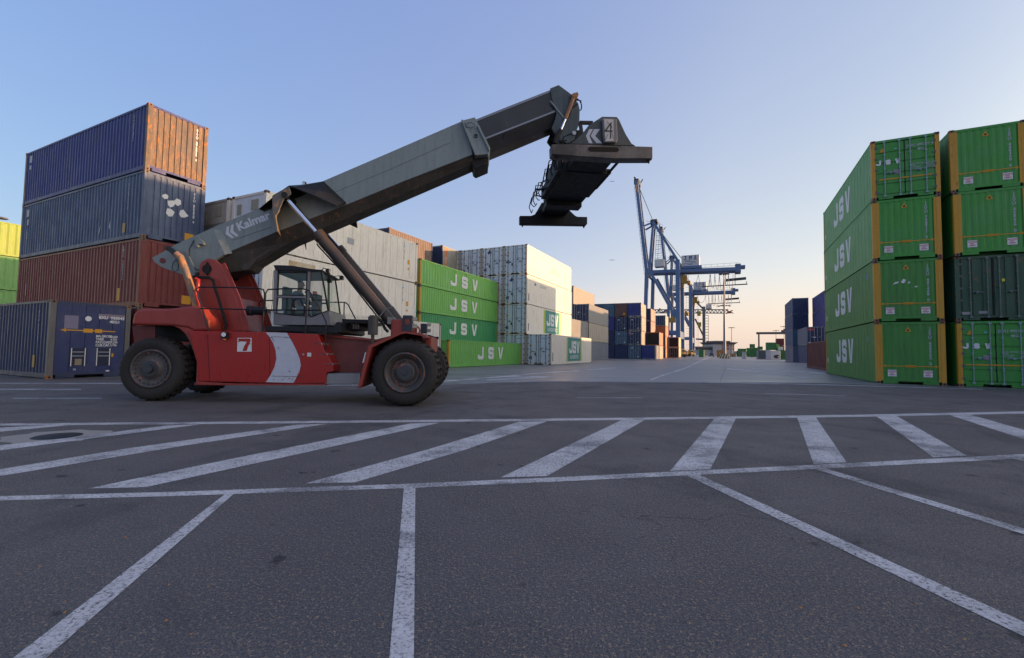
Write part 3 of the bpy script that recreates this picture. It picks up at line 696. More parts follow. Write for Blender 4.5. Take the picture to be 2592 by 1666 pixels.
for k in range(4): container(('lowest', 'second', 'orange red container under the navy doored one', 'navy doored container above the orange red one, near the crane legs')[k] + (' container of the stack near the crane legs' if k < 2 else ''),
                             y3u, y3v, 2.75 * k, 'U', 6.06, 2.5, 2.75, orangec if k != 3 else beige, end_m=(navy, navy, orangec, navy)[k], near='corr' if k != 3 else 'door', group=YG)  # navy doored one has beige sides, sunlight put into the colour
zu, zv = yc(Vector((43.9, 118, 0)))
for k in range(2): container('%s black container with sunlit cream side beside the crane leg' % ('lower', 'upper')[k], zu, zv, 2.75 * k, 'U', 6.06, 2.6, 2.75, paint((.50, .40, .28), rust=.1, name='sunlit_side_tone'), end_m=black_p, near='corr' if k else 'door', group='black ended containers by the crane')  # black containers, sunlight on the side painted in as cream

# ---- blue and red containers on the right beyond the green stack
su, sv = yc(Vector((46.0, 70.0, 0))); s1u, s1v = yc(Vector((50.1, 80, 0)))
SG = 'blue containers far down the right side'
lab = ('grey blue container at the ground', 'pale blue container second from the ground', 'navy container third from the ground', 'navy container at the top')
for k in range(4):
    container(lab[k] + ' of the far tall stack on the right', s1u, s1v - 2.44, 2.86 * k, 'U', 12.19, 2.44, 2.86, (greybl, teal, blue2, blue2)[k], end_m=(greybl, teal, navy, navy)[k], group=SG)
    container(lab[k].split(' container')[0] + ' container level %d in the column behind the red container' % (k + 1), su, sv - 4.95, 2.86 * k, 'U', 12.19, 2.44, 2.86, (blue2, navy, blue1, blue1)[k], end_m=navy, near='door' if k < 2 else 'corr', group=SG)
for k in range(2):
    container(('blue container on the ground left of the red one', 'slate container with dark doors and a red label above it')[k], su, sv - 2.44, 2.86 * k, 'U', 12.0, 2.44, 2.86, (blue2, greybl)[k], end_m=navy, near='door', group=SG,
              marks=[('E-', rect(.9, .28), flat((.45, .06, .06), name='red_label'), -.6, 2.4, .05), ('E-', rect(.4, .14), white_p, -.2, 1.2, .05), ('E-', rect(.3, .14), white_p, -.8, .4, .05)] if k else ())
ou, ov = yc(Vector((30.9, 47.0, 0)))
container('single oxide red container on the ground beside the green stack', ou - 12.19, ov - 2.44, 0, 'U', 12.19, 2.44, 2.55, paint((.10, .022, .022), rust=.1, dirt=.4, name='dark_red_paint'), group=SG)

# ---- unseen container rows added on the right and behind stacks, to shade the aisle
RG2 = 'unseen containers added on the right to shade the aisle'
pool = [jgreen, navy, redc, greyc, jgreen2, blue2, brownc, teal]
for c_ in range(3, 12):
    vv = rv - 2.5 - 2.92 * c_
    for k in range(4 if c_ < 6 else 2):
        container('unseen container added for shade, right row, column %d from the aisle, level %d' % (c_ + 1, k + 1), ru, vv, 2.9 * k, 'U', RL, 2.5, 2.9, pool[(c_ * 3 + k * 5) % 8], group=RG2)
qu, qv = yc(Vector((33.0, 41.5, 0)))
for c_ in range(2):
    for k in range(4):
        container('unseen container added for shade, block behind the green stacks, column %d, level %d' % (c_ + 1, k + 1), qu, qv - 2.44 - 2.6 * c_, 2.9 * k, 'U', 12.19, 2.44, 2.9, pool[(c_ * 5 + k * 3) % 8], group=RG2)
for k in range(4): container('unseen container added for shade between right row and back block, level %d' % (k + 1), qu - 12.5, qv - 2.44, 2.9 * k, 'U', 12.19, 2.44, 2.9, pool[k], group=RG2)
for k in range(2): container('unseen container added for shade beyond the back block, level %d' % (k + 1), qu + 12.6, qv - 4.6, 2.9 * k, 'U', 12.19, 2.44, 2.9, pool[k + 2], group=RG2)
pu, pv = yc(Vector((32.0, -14.0, 0)))
for c_ in range(7):
    for k in range(2):
        container('unseen container added for shade, near right block, row %d, level %d' % (c_ + 1, k + 1), pu + 2.5 * c_, pv, 2.9 * k, 'V', 12.19, 2.44, 2.9, pool[(c_ * 7 + k * 3) % 8], group=RG2)
# ------------------------------------------------------------------ ground and markings
def asphalt():
    mt, N, L, B = nmat('asphalt')
    v = coords(N, L, rnd=False)
    big = noise(N, L, v, 0.16, 5, .6); mid = noise(N, L, v, 0.9, 5, .65); fine = noise(N, L, v, 46, 3, .85); grit = noise(N, L, v, 120, 2, .9)
    vst = coords(N, L, (0.12, 1.3, 1), rnd=False); tyre = noise(N, L, vst, 0.6, 4, .6)
    vo = N.new('ShaderNodeTexVoronoi'); vo.inputs['Scale'].default_value = 55; L.new(v, vo.inputs['Vector'])
    c = mixc(N, L, ramp(N, L, big, .35, .68), (0.112, 0.107, 0.112), (0.165, 0.150, 0.146))
    c = mixc(N, L, ramp(N, L, mid, .40, .75, 0, .5), c, (0.086, 0.082, 0.086))
    c = mixc(N, L, ramp(N, L, tyre, .50, .75, 0, .45), c, (0.070, 0.067, 0.070))
    c = mixc(N, L, ramp(N, L, fine, .53, .62, 0, .9), c, (0.36, 0.26, 0.18))
    c = mixc(N, L, ramp(N, L, grit, .44, .52, .85, 0), c, (0.03, 0.03, 0.034))
    c = mixc(N, L, ramp(N, L, vo.outputs['Distance'], .0, .22, .5, 0), c, (0.21, 0.18, 0.15))
    # arcs left by turning tyres, long cracks and oil drips
    for cx, cy, sc_ in ((-9.0, -4.0, 1.0), (16.0, 2.0, .7)):
        vm = N.new('ShaderNodeVectorMath'); vm.operation = 'DISTANCE'; L.new(v, vm.inputs[0]); vm.inputs[1].default_value = (cx, cy, 0)
        nn = N.new('ShaderNodeTexNoise'); nn.noise_dimensions = '1D'; nn.inputs['Scale'].default_value = sc_; nn.inputs['Detail'].default_value = 3; nn.inputs['Roughness'].default_value = .6; L.new(vm.outputs['Value'], nn.inputs['W'])
        c = mixc(N, L, math_(N, L, 'MULTIPLY', ramp(N, L, nn.outputs['Fac'], .56, .66, 0, .55), ramp(N, L, mid, .40, .62, 0, 1)), c, (0.05, 0.048, 0.05))
    vc = N.new('ShaderNodeTexVoronoi'); vc.feature = 'DISTANCE_TO_EDGE'; vc.inputs['Scale'].default_value = .16
    wv = N.new('ShaderNodeVectorMath'); wv.operation = 'ADD'; nz = N.new('ShaderNodeTexNoise'); nz.inputs['Scale'].default_value = 1.3; nz.inputs['Detail'].default_value = 5; L.new(v, nz.inputs['Vector']); L.new(v, wv.inputs[0]); L.new(nz.outputs['Color'], wv.inputs[1]); L.new(wv.outputs[0], vc.inputs['Vector'])
    c = mixc(N, L, math_(N, L, 'MULTIPLY', ramp(N, L, vc.outputs['Distance'], .0, .0016, .8, 0), ramp(N, L, big, .44, .52, 0, 1)), c, (0.02, 0.02, 0.022))
    oil = noise(N, L, v, 1.15, 3, .5); c = mixc(N, L, ramp(N, L, oil, .70, .76, 0, .6), c, (0.035, 0.034, 0.036))
    sp = noise(N, L, v, 3.1, 2, .5); c = mixc(N, L, ramp(N, L, sp, .69, .73, 0, .75), c, (0.018, 0.018, 0.02))
    L.new(c, B.inputs['Base Color']); L.new(ramp(N, L, mid, .3, .7, .66, .88), B.inputs['Roughness']); B.inputs['Specular IOR Level'].default_value = .35
    bp = N.new('ShaderNodeBump'); bp.inputs['Strength'].default_value = .9; bp.inputs['Distance'].default_value = .008
    h = math_(N, L, 'ADD', fine, math_(N, L, 'MULTIPLY', vo.outputs['Distance'], .9)); L.new(h, bp.inputs['Height']); L.new(bp.outputs[0], B.inputs['Normal'])
    return mt
def apron():
    mt, N, L, B = nmat('concrete_apron')
    v = coords(N, L, rnd=False); vs = coords(N, L, (.10, .9, 1), rnd=False)
    big = noise(N, L, vs, 0.9, 8, .72, .8); mid = noise(N, L, vs, 1.6, 6, .75); fine = noise(N, L, v, 30, 3, .7)
    c = mixc(N, L, ramp(N, L, big, .38, .62), (0.085, 0.087, 0.092), (0.25, 0.245, 0.24))
    c = mixc(N, L, ramp(N, L, mid, .50, .62, 0, .85), c, (0.085, 0.085, 0.092))
    c = mixc(N, L, ramp(N, L, fine, .5, .8, 0, .3), c, (0.24, 0.23, 0.22))
    L.new(c, B.inputs['Base Color']); L.new(ramp(N, L, big, .35, .65, .34, .6), B.inputs['Roughness'])
    bp = N.new('ShaderNodeBump'); bp.inputs['Strength'].default_value = .2; bp.inputs['Distance'].default_value = .01; L.new(mid, bp.inputs['Height']); L.new(bp.outputs[0], B.inputs['Normal'])
    return mt
def road_paint(wear=.5, base=(.50, .49, .48)):
    mt, N, L, B = nmat('road_marking_paint')
    v = coords(N, L, rnd=False); a = noise(N, L, v, 38, 4, .8); b = noise(N, L, v, 2.2, 5, .7); g = noise(N, L, v, 120, 2, .9)
    c = mixc(N, L, ramp(N, L, b, .35, .7, 0, .55), base, tuple(x * .5 for x in base))
    k = math_(N, L, 'ADD', ramp(N, L, a, .50, .66, 0, 1), ramp(N, L, g, .58, .70, 0, .8))
    k = math_(N, L, 'MULTIPLY', k, ramp(N, L, b, .30, .72, wear * .45, min(1, wear * 1.7)))
    n = N.new('ShaderNodeClamp'); L.new(k, n.inputs[0])
    al = math_(N, L, 'MULTIPLY', n.outputs[0], 1.25); iv = math_(N, L, 'SUBTRACT', 1.0, al); cl = N.new('ShaderNodeClamp'); L.new(iv, cl.inputs[0])
    tyre = N.new('ShaderNodeTexNoise'); tyre.inputs['Scale'].default_value = .9; tyre.inputs['Detail'].default_value = 6; tyre.inputs['Roughness'].default_value = .7; L.new(v, tyre.inputs['Vector'])
    c = mixc(N, L, ramp(N, L, tyre.outputs['Fac'], .50, .60, 0, .7), c, (0.13, 0.125, 0.13))
    L.new(cl.outputs[0], B.inputs['Alpha']); L.new(c, B.inputs['Base Color']); B.inputs['Roughness'].default_value = .7
    bp = N.new('ShaderNodeBump'); bp.inputs['Strength'].default_value = .4; bp.inputs['Distance'].default_value = .004; L.new(a, bp.inputs['Height']); L.new(bp.outputs[0], B.inputs['Normal'])
    return mt
b = MB(); b.add([(-900, -300, 0), (1500, -300, 0), (1500, 3500, 0), (-900, 3500, 0)], [(0, 1, 2, 3)])
tag(b.build('ground', asphalt()), kind='structure')
S = 2592 / 2396
def gp(x, y, z=0): return ground(x * S, y * S, z)
e1 = gp(-60, 880, .004); e2 = gp(1040, 897, .004); e3 = gp(1290, 893, .004); e4 = gp(1920, 896, .004); e5 = gp(2440, 915, .004)
def far_dir(p, k): return p + UU * k
b = MB()
top = [(-700, 900, .004), (1400, 3000, .004), (1400, 60, .004)]
pts = [tuple(e) for e in (e1, e2, e3, e4, e5)]
b.add(pts + [(e5.x + 60, e5.y - 6, .004), (1400, 3000, .004), (-900, 3000, .004), (-900, e1.y + 20, .004)], [list(range(9))])
tag(b.build('concrete_apron', apron()), kind='structure')
pm = road_paint(.8, (.60, .57, .56)); pm3 = road_paint(.3, (.62, .60, .60)); pm2 = road_paint(.9, (.38, .38, .40))
def mark(pts, mat, name='road_marking', z=.0022):
    b = MB(); b.add([tuple(gp(x, y, z)) for x, y in pts], [list(range(len(pts)))]); return b.build(name, mat)
def setting(o): return tag(o, kind='structure')
def stripe(pts, w0, w1, mat, z=.0022):
    """line through display points, thickness in picture pixels from w0 to w1 turned into metres on the ground"""
    n = len(pts); up = [(x, y - (w0 + (w1 - w0) * i / (n - 1)) / 2) for i, (x, y) in enumerate(pts)]; dn = [(x, y + (w0 + (w1 - w0) * i / (n - 1)) / 2) for i, (x, y) in enumerate(pts)]
    b = MB(); vs = [tuple(gp(x, y, z)) for x, y in up + dn]
    b.add(vs, [(i, i + 1, n + i + 1, n + i) for i in range(n - 1)]); return setting(b.build('road_marking', mat))
stripe([(-80, 994), (400, 990.5), (800, 987), (1200, 983), (1600, 978.5), (2000, 973), (2480, 963.5)], 5, 5, pm)
stripe([(-80, 1168), (400, 1156), (940, 1137.5), (1280, 1123), (1610, 1107), (2000, 1088), (2480, 1063)], 10, 10, pm, .0027)
bars = [[(-40, 1003), (110, 995), (160, 995), (-40, 1014)], [(-60, 1048), (90, 1033), (395, 995), (470, 993), (250, 1021), (-60, 1062)], [(-60, 1108), (300, 1049), (695, 994), (765, 992), (430, 1043), (-60, 1124)],
        [(205, 1143), (560, 1070), (960, 991), (1030, 989), (700, 1062), (340, 1140)], [(715, 1131), (1000, 1052), (1215, 987), (1280, 986), (1090, 1052), (830, 1129)],
        [(1172, 1117), (1330, 1042), (1455, 983), (1510, 982), (1400, 1045), (1280, 1114)], [(1568, 1102), (1672, 979), (1722, 979), (1662, 1098)], [(1865, 976), (1908, 975), (1981, 1082), (1904, 1086)],
        [(2045, 970), (2090, 969), (2262, 1066), (2184, 1070)], [(2212, 968), (2255, 966), (2470, 1027), (2470, 1052)], [(2375, 964), (2410, 963), (2600, 1000), (2600, 1012)]]
for p in bars: setting(mark(p, pm, z=.0032))
for p in ([(532, 1152), (556, 1148), (84, 1560), (4, 1560)], [(945, 1140), (972, 1139), (968, 1600), (906, 1600)], [(1608, 1113), (1636, 1111), (2600, 1548), (2600, 1586)], [(1908, 1098), (1932, 1096), (2600, 1299), (2600, 1314)], [(2345, 1068), (2362, 1067), (2480, 1093), (2480, 1099)]):
    setting(mark(p, pm, z=.0037))
stripe([(-80, 897), (120, 897), (290, 897.5)], 2.2, 2.2, pm2, .0068); stripe([(700, 902), (900, 901), (1040, 899), (1180, 894), (1290, 892), (1600, 894), (1920, 900), (2300, 911)], 2, 2, pm2, .0072)
stripe([(-80, 911), (190, 911)], 3, 3, pm2, .0024); stripe([(30, 932), (238, 932)], 2.2, 2.2, pm2, .0024); stripe([(1350, 931), (1502, 931)], 1.3, 1.3, pm2, .0024); stripe([(1790, 921), (1980, 926)], 1.2, 1.2, pm2, .0024)
stripe([(1040, 892), (1180, 881), (1250, 874), (1330, 869), (1440, 861)], 2, 1.6, pm3, .0072); stripe([(1140, 889), (1290, 882), (1180, 881)], 1.8, 1.8, pm3, .0076)
stripe([(1520, 890), (1548, 879), (1590, 866), (1615, 857), (1632, 848), (1650, 840), (1662, 835)], 3.4, 1.6, pm3, .0072); stripe([(1700, 862), (1790, 872), (1900, 885)], 2.2, 2.2, pm3, .0072); stripe([(1760, 862), (1850, 868), (1930, 874)], 2, 2, pm3, .0072)
stripe([(1695, 845), (1698, 860), (1690, 880), (1685, 892)], 3, 3, flat((.06, .06, .065), name='joint_sealant'), .0064)
# manhole
c0 = gp(134, 1021)
b = MB(); b.add([(c0.x + .62 * math.cos(2 * math.pi * i / 24) * (1 + .12 * math.sin(i * 2.1)), c0.y + .50 * math.sin(2 * math.pi * i / 24) * (1 + .1 * math.cos(i * 1.7)), .0015) for i in range(24)], [list(range(24))])
mh = empty('manhole', 'round dark iron manhole cover in a pale concrete ring among the hatched stripes', 'manhole', (c0.x, c0.y, 0))
for k, (r, z, mt, n_) in enumerate(((.0, 0, None, None),)): pass
o = b.build('concrete_ring', flat((.30, .27, .24), .8, name='pale_concrete'), mh); o.location = (-c0.x, -c0.y, 0)
b = MB(); b.lathe([(.010, .0), (.013, .07), (.010, .08), (.013, .14), (.010, .155), (.013, .21), (.008, .25), (.003, .262)], 28, (0, 0, 0), 'z'); b.build('cover', flat((.02, .02, .022), .6, .4, name='cast_iron'), mh)

# loose grit and leaf bits on the asphalt
random.seed(21); b = MB(); b2 = MB()
for i in range(150):
    x = random.uniform(0, 2396); y = random.uniform(1010, 1530) ** 1.0; p = gp(x, y); r_ = random.uniform(.004, .010)
    k = random.random() * 6.28; (b if i % 3 else b2).add([p + Vector((r_ * math.cos(k + j * 1.57), r_ * math.sin(k + j * 1.57), .001)) for j in range(4)] + [p + Vector((0, 0, r_ * .9))], [(0, 1, 4), (1, 2, 4), (2, 3, 4), (3, 0, 4)])
tag(b.build('grit', flat((.10, .09, .085), .9, name='grey_grit')), 'tiny loose stones scattered over the foreground asphalt', 'grit', kind='stuff')
tag(b2.build('leaf_bits', flat((.40, .20, .08), .9, name='orange_brown_bits')), 'tiny orange brown leaf bits scattered over the foreground asphalt', 'leaf litter', kind='stuff')
# ------------------------------------------------------------------ reach stacker
TH = math.atan(.08)
O_ = Vector((-2.516, 11.904, 0)); E1 = Vector((math.cos(TH), math.sin(TH), 0)); E2 = Vector((-math.sin(TH), math.cos(TH), 0))
def q(px, py, t):
    """point of the picture in full pixels, on the lengthwise plane t of the machine, in the machine's own frame"""
    P = on_plane(px, py, O_ + E2 * t, E2) - O_
    return Vector((P.dot(E1), t, P.z))
def z2(x, y): return 280 + x / 2.662, 600 + y / 2.662
def z3(x, y): return 360 + x / 2.75, 200 + y / 2.75
def z4(x, y): return 1150 + x / 3.5, 180 + y / 3.5
def z5(x, y): return 630 + x / 7.0, 640 + y / 7.0
def Q2(pts, t): return [q(*z2(*p), t) for p in pts]
def Q3(pts, t): return [q(*z3(*p), t) for p in pts]
def Q4(pts, t): return [q(*z4(*p), t) for p in pts]
def Q5(pts, t): return [q(*z5(*p), t) for p in pts]
def slab(b, near, t1, shift=None):
    """polygon given on its near plane, extruded sideways to t1"""
    n = len(near); far = [Vector((p.x, t1, p.z)) for p in near]
    b.add(near + far, [list(range(n)), list(range(n, 2 * n))[::-1]] + [(i, (i + 1) % n, n + (i + 1) % n, n + i) for i in range(n)]); return b
red = paint((0.27, 0.036, 0.027), rust=.16, dirt=.6, fade=.35, rough=.38, name='red_machine_paint', fadec=(.32, .07, .06))
redb = paint((0.33, 0.015, 0.012), rust=.10, dirt=.40, fade=.22, rough=.3, name='bright_red_panel_paint', fadec=(.34, .03, .03))
gboom = paint((0.195, 0.235, 0.24), rust=.12, dirt=.48, fade=.25, rough=.42, name='grey_green_boom_paint', fadec=(.26, .31, .32))
ddark = paint((0.012, 0.014, 0.016), rust=.35, dirt=.5, fade=.3, rough=.5, spec=.2, fadec=(.04, .042, .045), name='greasy_dark_steel', rustc=(.10, .05, .025))
inner = paint((0.024, 0.026, 0.031), rust=.3, dirt=.55, fade=.4, rough=.30, name='greased_inner_boom', rustc=(.08, .045, .025), fadec=(.06, .065, .075))
under = paint((0.040, 0.035, 0.030), rust=.45, dirt=.6, fade=.3, rough=.6, name='dark_boom_underside', rustc=(.12, .06, .03))  # lower facets and foot coloured darker than the boom sides
cabp = paint((0.17, 0.175, 0.20), rust=.05, dirt=.25, fade=.15, rough=.35, name='grey_cab_paint')
blk = flat((0.014, 0.016, 0.021), .5, spec=.25, name='black_painted_steel')
tyre_m = paint((0.020, 0.019, 0.019), rust=0, dirt=.3, fade=.5, rough=.8, name='dusty_tyre_rubber', fadec=(.045, .041, .037))
rimm = paint((0.060, 0.056, 0.056), rust=.5, dirt=.4, fade=.3, rough=.5, name='worn_rim_paint', rustc=(.20, .06, .035))
chrome = flat((0.62, 0.66, 0.74), .16, 1.0, name='chromed_rod')
pipem = paint((0.20, 0.15, 0.12), rust=.8, dirt=.4, name='rusty_exhaust_pipe', rustc=(.26, .12, .05))
mach = empty('reach_stacker', 'red reach stacker with long grey telescopic boom raised and empty spreader, crossing the yard', 'container handler', O_, TH)

# wheels
def tyre(r, w_, n=30):
    b = MB(); b.smooth = True
    b.lathe([(0.03, r * .60), (0.0, r * .66), (-.012, r * .78), (.0, r * .86), (.05, r * .945), (.09, r * .955), (w_ - .09, r * .955), (w_ - .05, r * .945), (w_, r * .86), (w_ + .012, r * .78), (w_, r * .66), (w_ - .03, r * .60)], 60)
    b.smooth = False
    for i in range(n):                                  # chunky lugs wrapping over both shoulders
        a = 2 * math.pi * i / n
        for side in (0, 1):
            a0 = a + (math.pi / n if side else 0); sk = .16 if side else -.16
            def pt(yy, rr, aa): return (rr * math.cos(aa), yy, rr * math.sin(aa))
            y0, y1, ym = (.012, .12, w_ * .52) if not side else (w_ - .012, w_ - .12, w_ * .48)
            hw = math.pi / n * .56
            vs = []
            for k, (yy, ro, ri) in enumerate(((y0, r * .90, r * .84), (y1, r, r * .93), (ym, r, r * .93))):
                s_ = sk * abs(yy - y0) / w_ * 1.3
                for da in (-hw, hw): vs += [pt(yy, ri, a0 + da + s_), pt(yy, ro, a0 + da * .86 + s_)]
            b.add(vs, [(0, 1, 3, 2), (1, 5, 7, 3), (5, 9, 11, 7), (8, 9, 11, 10), (0, 4, 5, 1), (4, 8, 9, 5), (2, 3, 7, 6), (6, 7, 11, 10)])
    return b
def wheel(s, t, r, w_, kind, side=-1):
    """wheel whose outer face stands at t; side -1 faces the camera"""
    wh = tyre(r, w_).build('wheel', tyre_m, mach); wh.location = (s, t, r + .0)
    if side > 0: wh.rotation_euler = (0, 0, math.pi)
    b = MB(); b.smooth = True
    if kind == 'front': b.lathe([(.03, r * .60), (-.005, r * .585), (-.005, r * .555), (.03, r * .54), (.06, r * .47), (.17, r * .45), (.18, r * .30), (.12, r * .29), (.10, r * .26), (.10, .001)], 40)
    else: b.lathe([(.03, r * .60), (-.005, r * .585), (-.005, r * .545), (.03, r * .53), (.05, r * .42), (.06, r * .30), (.0, r * .27), (-.01, r * .20), (.0, .001)], 40)
    b.build('rim', rimm, wh)
    b = MB(); R1 = r * (.385 if kind == 'front' else .47); nb = 26 if kind == 'front' else 22
    y = .165 if kind == 'front' else .05
    for i in range(nb):
        a = 2 * math.pi * i / nb; b.cyl((R1 * math.cos(a), y - .045, R1 * math.sin(a)), (R1 * math.cos(a), y + .01, R1 * math.sin(a)), .016, n=6)
    b.build('wheel_bolts', flat((.12, .12, .13), .35, .7, name='bolt_steel'), wh)
    b = MB()
    if kind == 'front': b.cyl((0, .04, 0), (0, .13, 0), r * .22, n=20); b.cyl((0, .01, 0), (0, .05, 0), r * .07, n=14)
    else: b.cyl((0, -.09, 0), (0, .02, 0), r * .12, r * .14, n=18); b.cyl((0, -.02, 0), (0, .04, 0), r * .24, n=20)
    b.build('hub', flat((.055, .06, .07), .5, .3, name='hub_steel'), wh)
    return wh
FR, RR = .752, .742
for t, sd in ((-1.95, -1), (-1.40, -1), (1.95, 1), (1.40, 1)): wheel(0, t, FR, .50 if abs(t) < 1.9 else .50, 'front', sd)
for t, sd in ((-1.20, -1), (1.20, 1)): wheel(-5.81, t, RR, .48, 'rear', sd)
b = MB(); b.cyl((0, -1.5, FR), (0, 1.5, FR), .22, n=16); b.box((-.3, -.6, FR - .3), (.3, .6, FR + .3)); b.build('front_axle', blk, mach)
b = MB(); b.cyl((-5.81, -.8, RR), (-5.81, .8, RR), .16, n=16); b.box((-6.1, -.45, RR - .2), (-5.5, .45, RR + .25)); b.build('rear_axle', blk, mach)

# rear hood and counterweight over the steering wheels
T0 = -1.30
b = MB(); slab(b, Q2([(138, 592), (152, 520), (176, 492), (215, 486), (395, 482), (545, 464), (600, 468), (660, 560), (660, 632), (560, 632), (520, 612), (420, 598)], T0), 1.30)
b.build('hood', red, mach, bevel=.05)
b = MB(); slab(b, Q2([(420, 598), (520, 612), (560, 632), (640, 640), (640, 1000), (558, 1000), (575, 978), (580, 845), (560, 780), (538, 715), (505, 655), (465, 618)], T0 + .01), T0 + .30)
b.build('rear_wheel_arch', red, mach, bevel=.012)
b = MB(); slab(b, Q2([(150, 600), (420, 600), (640, 640), (640, 985), (590, 985), (575, 700), (160, 700)], -.62), .62); b.build('rear_frame', blk, mach)
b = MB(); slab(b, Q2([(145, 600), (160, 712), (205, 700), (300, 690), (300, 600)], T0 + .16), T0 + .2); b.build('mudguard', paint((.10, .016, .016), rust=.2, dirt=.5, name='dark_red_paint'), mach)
# side boxes between the wheels
b = MB(); slab(b, Q2([(526, 632), (1040, 640), (1395, 656), (1440, 760), (1500, 860), (1500, 905), (1455, 915), (1452, 986), (1230, 988), (1050, 984), (590, 972), (583, 845)], T0 - .05), -.5)
body = b.build('side_box', redb, mach, bevel=.012)
b = MB(); slab(b, Q2([(558, 985), (590, 975), (840, 988), (1452, 990), (1452, 1001), (860, 1001), (600, 998)], T0 - .06), -.4); b.build('lower_sill', red, mach, bevel=.008)
for xs in ((650, 655, 664, 970), (1068, 648, 1070, 978)):
    b = MB(); slab(b, [q(*z2(xs[0], xs[1]), T0 - .053), q(*z2(xs[0] + 4, xs[1]), T0 - .053), q(*z2(xs[2] + 4, xs[3]), T0 - .053), q(*z2(xs[2], xs[3]), T0 - .053)], T0 - .045); b.build('panel_gap', flat((.06, .01, .01), name='panel_gap'), body)
b = MB(); cr = [(1045, 643), (1188, 646), (1215, 690), (1250, 760), (1274, 820), (1282, 865), (1272, 905), (1250, 950), (1232, 983), (1045, 978), (1075, 935), (1105, 875), (1117, 820), (1112, 765), (1095, 715), (1068, 670)]
b.add(Q2(cr, T0 - .056), [list(range(len(cr)))]); b.build('white_curve', flat((.46, .49, .58), .5, name='worn_white_film'), body)
b = MB()
for a_, c_ in (((1090, 672), (1205, 676)), ((1086, 674), (1100, 700)), ((1086, 937), (1300, 941)), ((1205, 676), (1225, 700))): b.bar(q(*z2(*a_), T0 - .058), q(*z2(*c_), T0 - .058), .008, .004, up=(0, 1, 0))
for x, y in ((1132, 748), (1082, 676), (1180, 676), (1205, 905), (940, 720)): c = q(*z2(x, y), T0 - .055); b.cyl(c, c - Vector((0, .012, 0)), .012, n=8)
b.build('hatch_outline', flat((.05, .04, .045), name='dark_gap'), body)
b = MB(); random.seed(11)
for i in range(16):
    x = 1150 + random.random() * 110; y = 940 + random.random() * 22; r_ = 3 + random.random() * 6; b.add(Q2([(x, y), (x + r_, y + 2), (x + r_ * .6, y + r_ * .5), (x - 2, y + 3)], T0 - .0585), [(0, 1, 2, 3)])
b.build('paint_chips', redb, body)
b = MB()
for k in range(9): c = q(*z2(640, 668 + k * 37), T0 - .05); b.cyl(c, c - Vector((0, .014, 0)), .011, n=6)
for k in range(7): c = q(*z2(600 + k * 125, 962), T0 - .05); b.cyl(c, c - Vector((0, .014, 0)), .011, n=6)
b.build('panel_bolts', flat((.10, .05, .05), .5, name='dull_bolt'), body)
b = MB(); b.add(Q2([(855, 680), (950, 680), (950, 773), (852, 773)], T0 - .057), [(0, 1, 2, 3)]); b.build('number_plate', flat((.62, .64, .68), .5, name='white_film'), body)
p7 = [[(862, 684), (940, 684), (944, 700), (926, 740), (917, 768), (888, 768), (900, 735), (918, 706), (872, 704), (860, 712)], [(868, 676), (936, 676), (936, 681), (868, 681)]]
b = MB(); b.add(Q2(p7[0], T0 - .0595), [list(range(10))]); b.build('number', redb, body)
b = MB()
for a in ((1325, 780, 1352, 806),): b.add(Q2([(a[0], a[1]), (a[2], a[1]), (a[2], a[3]), (a[0], a[3])], T0 - .056), [(0, 1, 2, 3)])
b.build('sticker', flat((.55, .58, .62), name='white_film'), body)
b = MB(); c = q(*z2(1300, 792), T0 - .05); b.cyl(c, c - Vector((0, .03, 0)), .02, n=10); b.build('lock', steel, body)
b = MB(); slab(b, Q2([(744, 640), (784, 640), (784, 682), (744, 682)], T0 - .15), T0 - .05); lm = b.build('work_lamp', blk, mach)
b = MB(); c = q(*z2(764, 658), T0 - .155); b.cyl(c, c + Vector((0, -.02, 0)), .05, n=14); b.build('lens', flat((.6, .65, .7), .1, .6, name='lamp_glass'), lm)
b = MB(); c = q(*z2(768, 687), T0 - .12); b.cyl(c, c + Vector((0, 0, -.02)), .03, n=10); b.build('marker_lens', flat((.6, .25, .02), .3, name='amber_lens'), lm)
# recessed frame and steps
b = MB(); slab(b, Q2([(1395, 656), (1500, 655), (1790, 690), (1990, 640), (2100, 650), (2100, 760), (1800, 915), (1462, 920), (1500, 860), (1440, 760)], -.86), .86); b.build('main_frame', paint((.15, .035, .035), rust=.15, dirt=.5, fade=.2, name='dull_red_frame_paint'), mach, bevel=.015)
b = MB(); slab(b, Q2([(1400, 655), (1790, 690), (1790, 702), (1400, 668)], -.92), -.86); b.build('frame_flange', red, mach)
st = MB()
for i, (x, y) in enumerate(((1400, 720), (1434, 790), (1473, 858))): slab(st, Q2([(x - 28, y - 5), (x + 26, y - 5), (x + 26, y + 5), (x - 28, y + 5)], T0 - .05), T0 + .42)
st.build('step_treads', steel, mach)
b = MB(); slab(b, Q2([(1462, 920), (1682, 920), (1682, 992), (1440, 992)], T0 - .02), -.75); b.build('lower_step', paint((.26, .27, .28), rust=.1, dirt=.5, rough=.4, metal=.5, name='chequer_plate'), mach, bevel=.01)
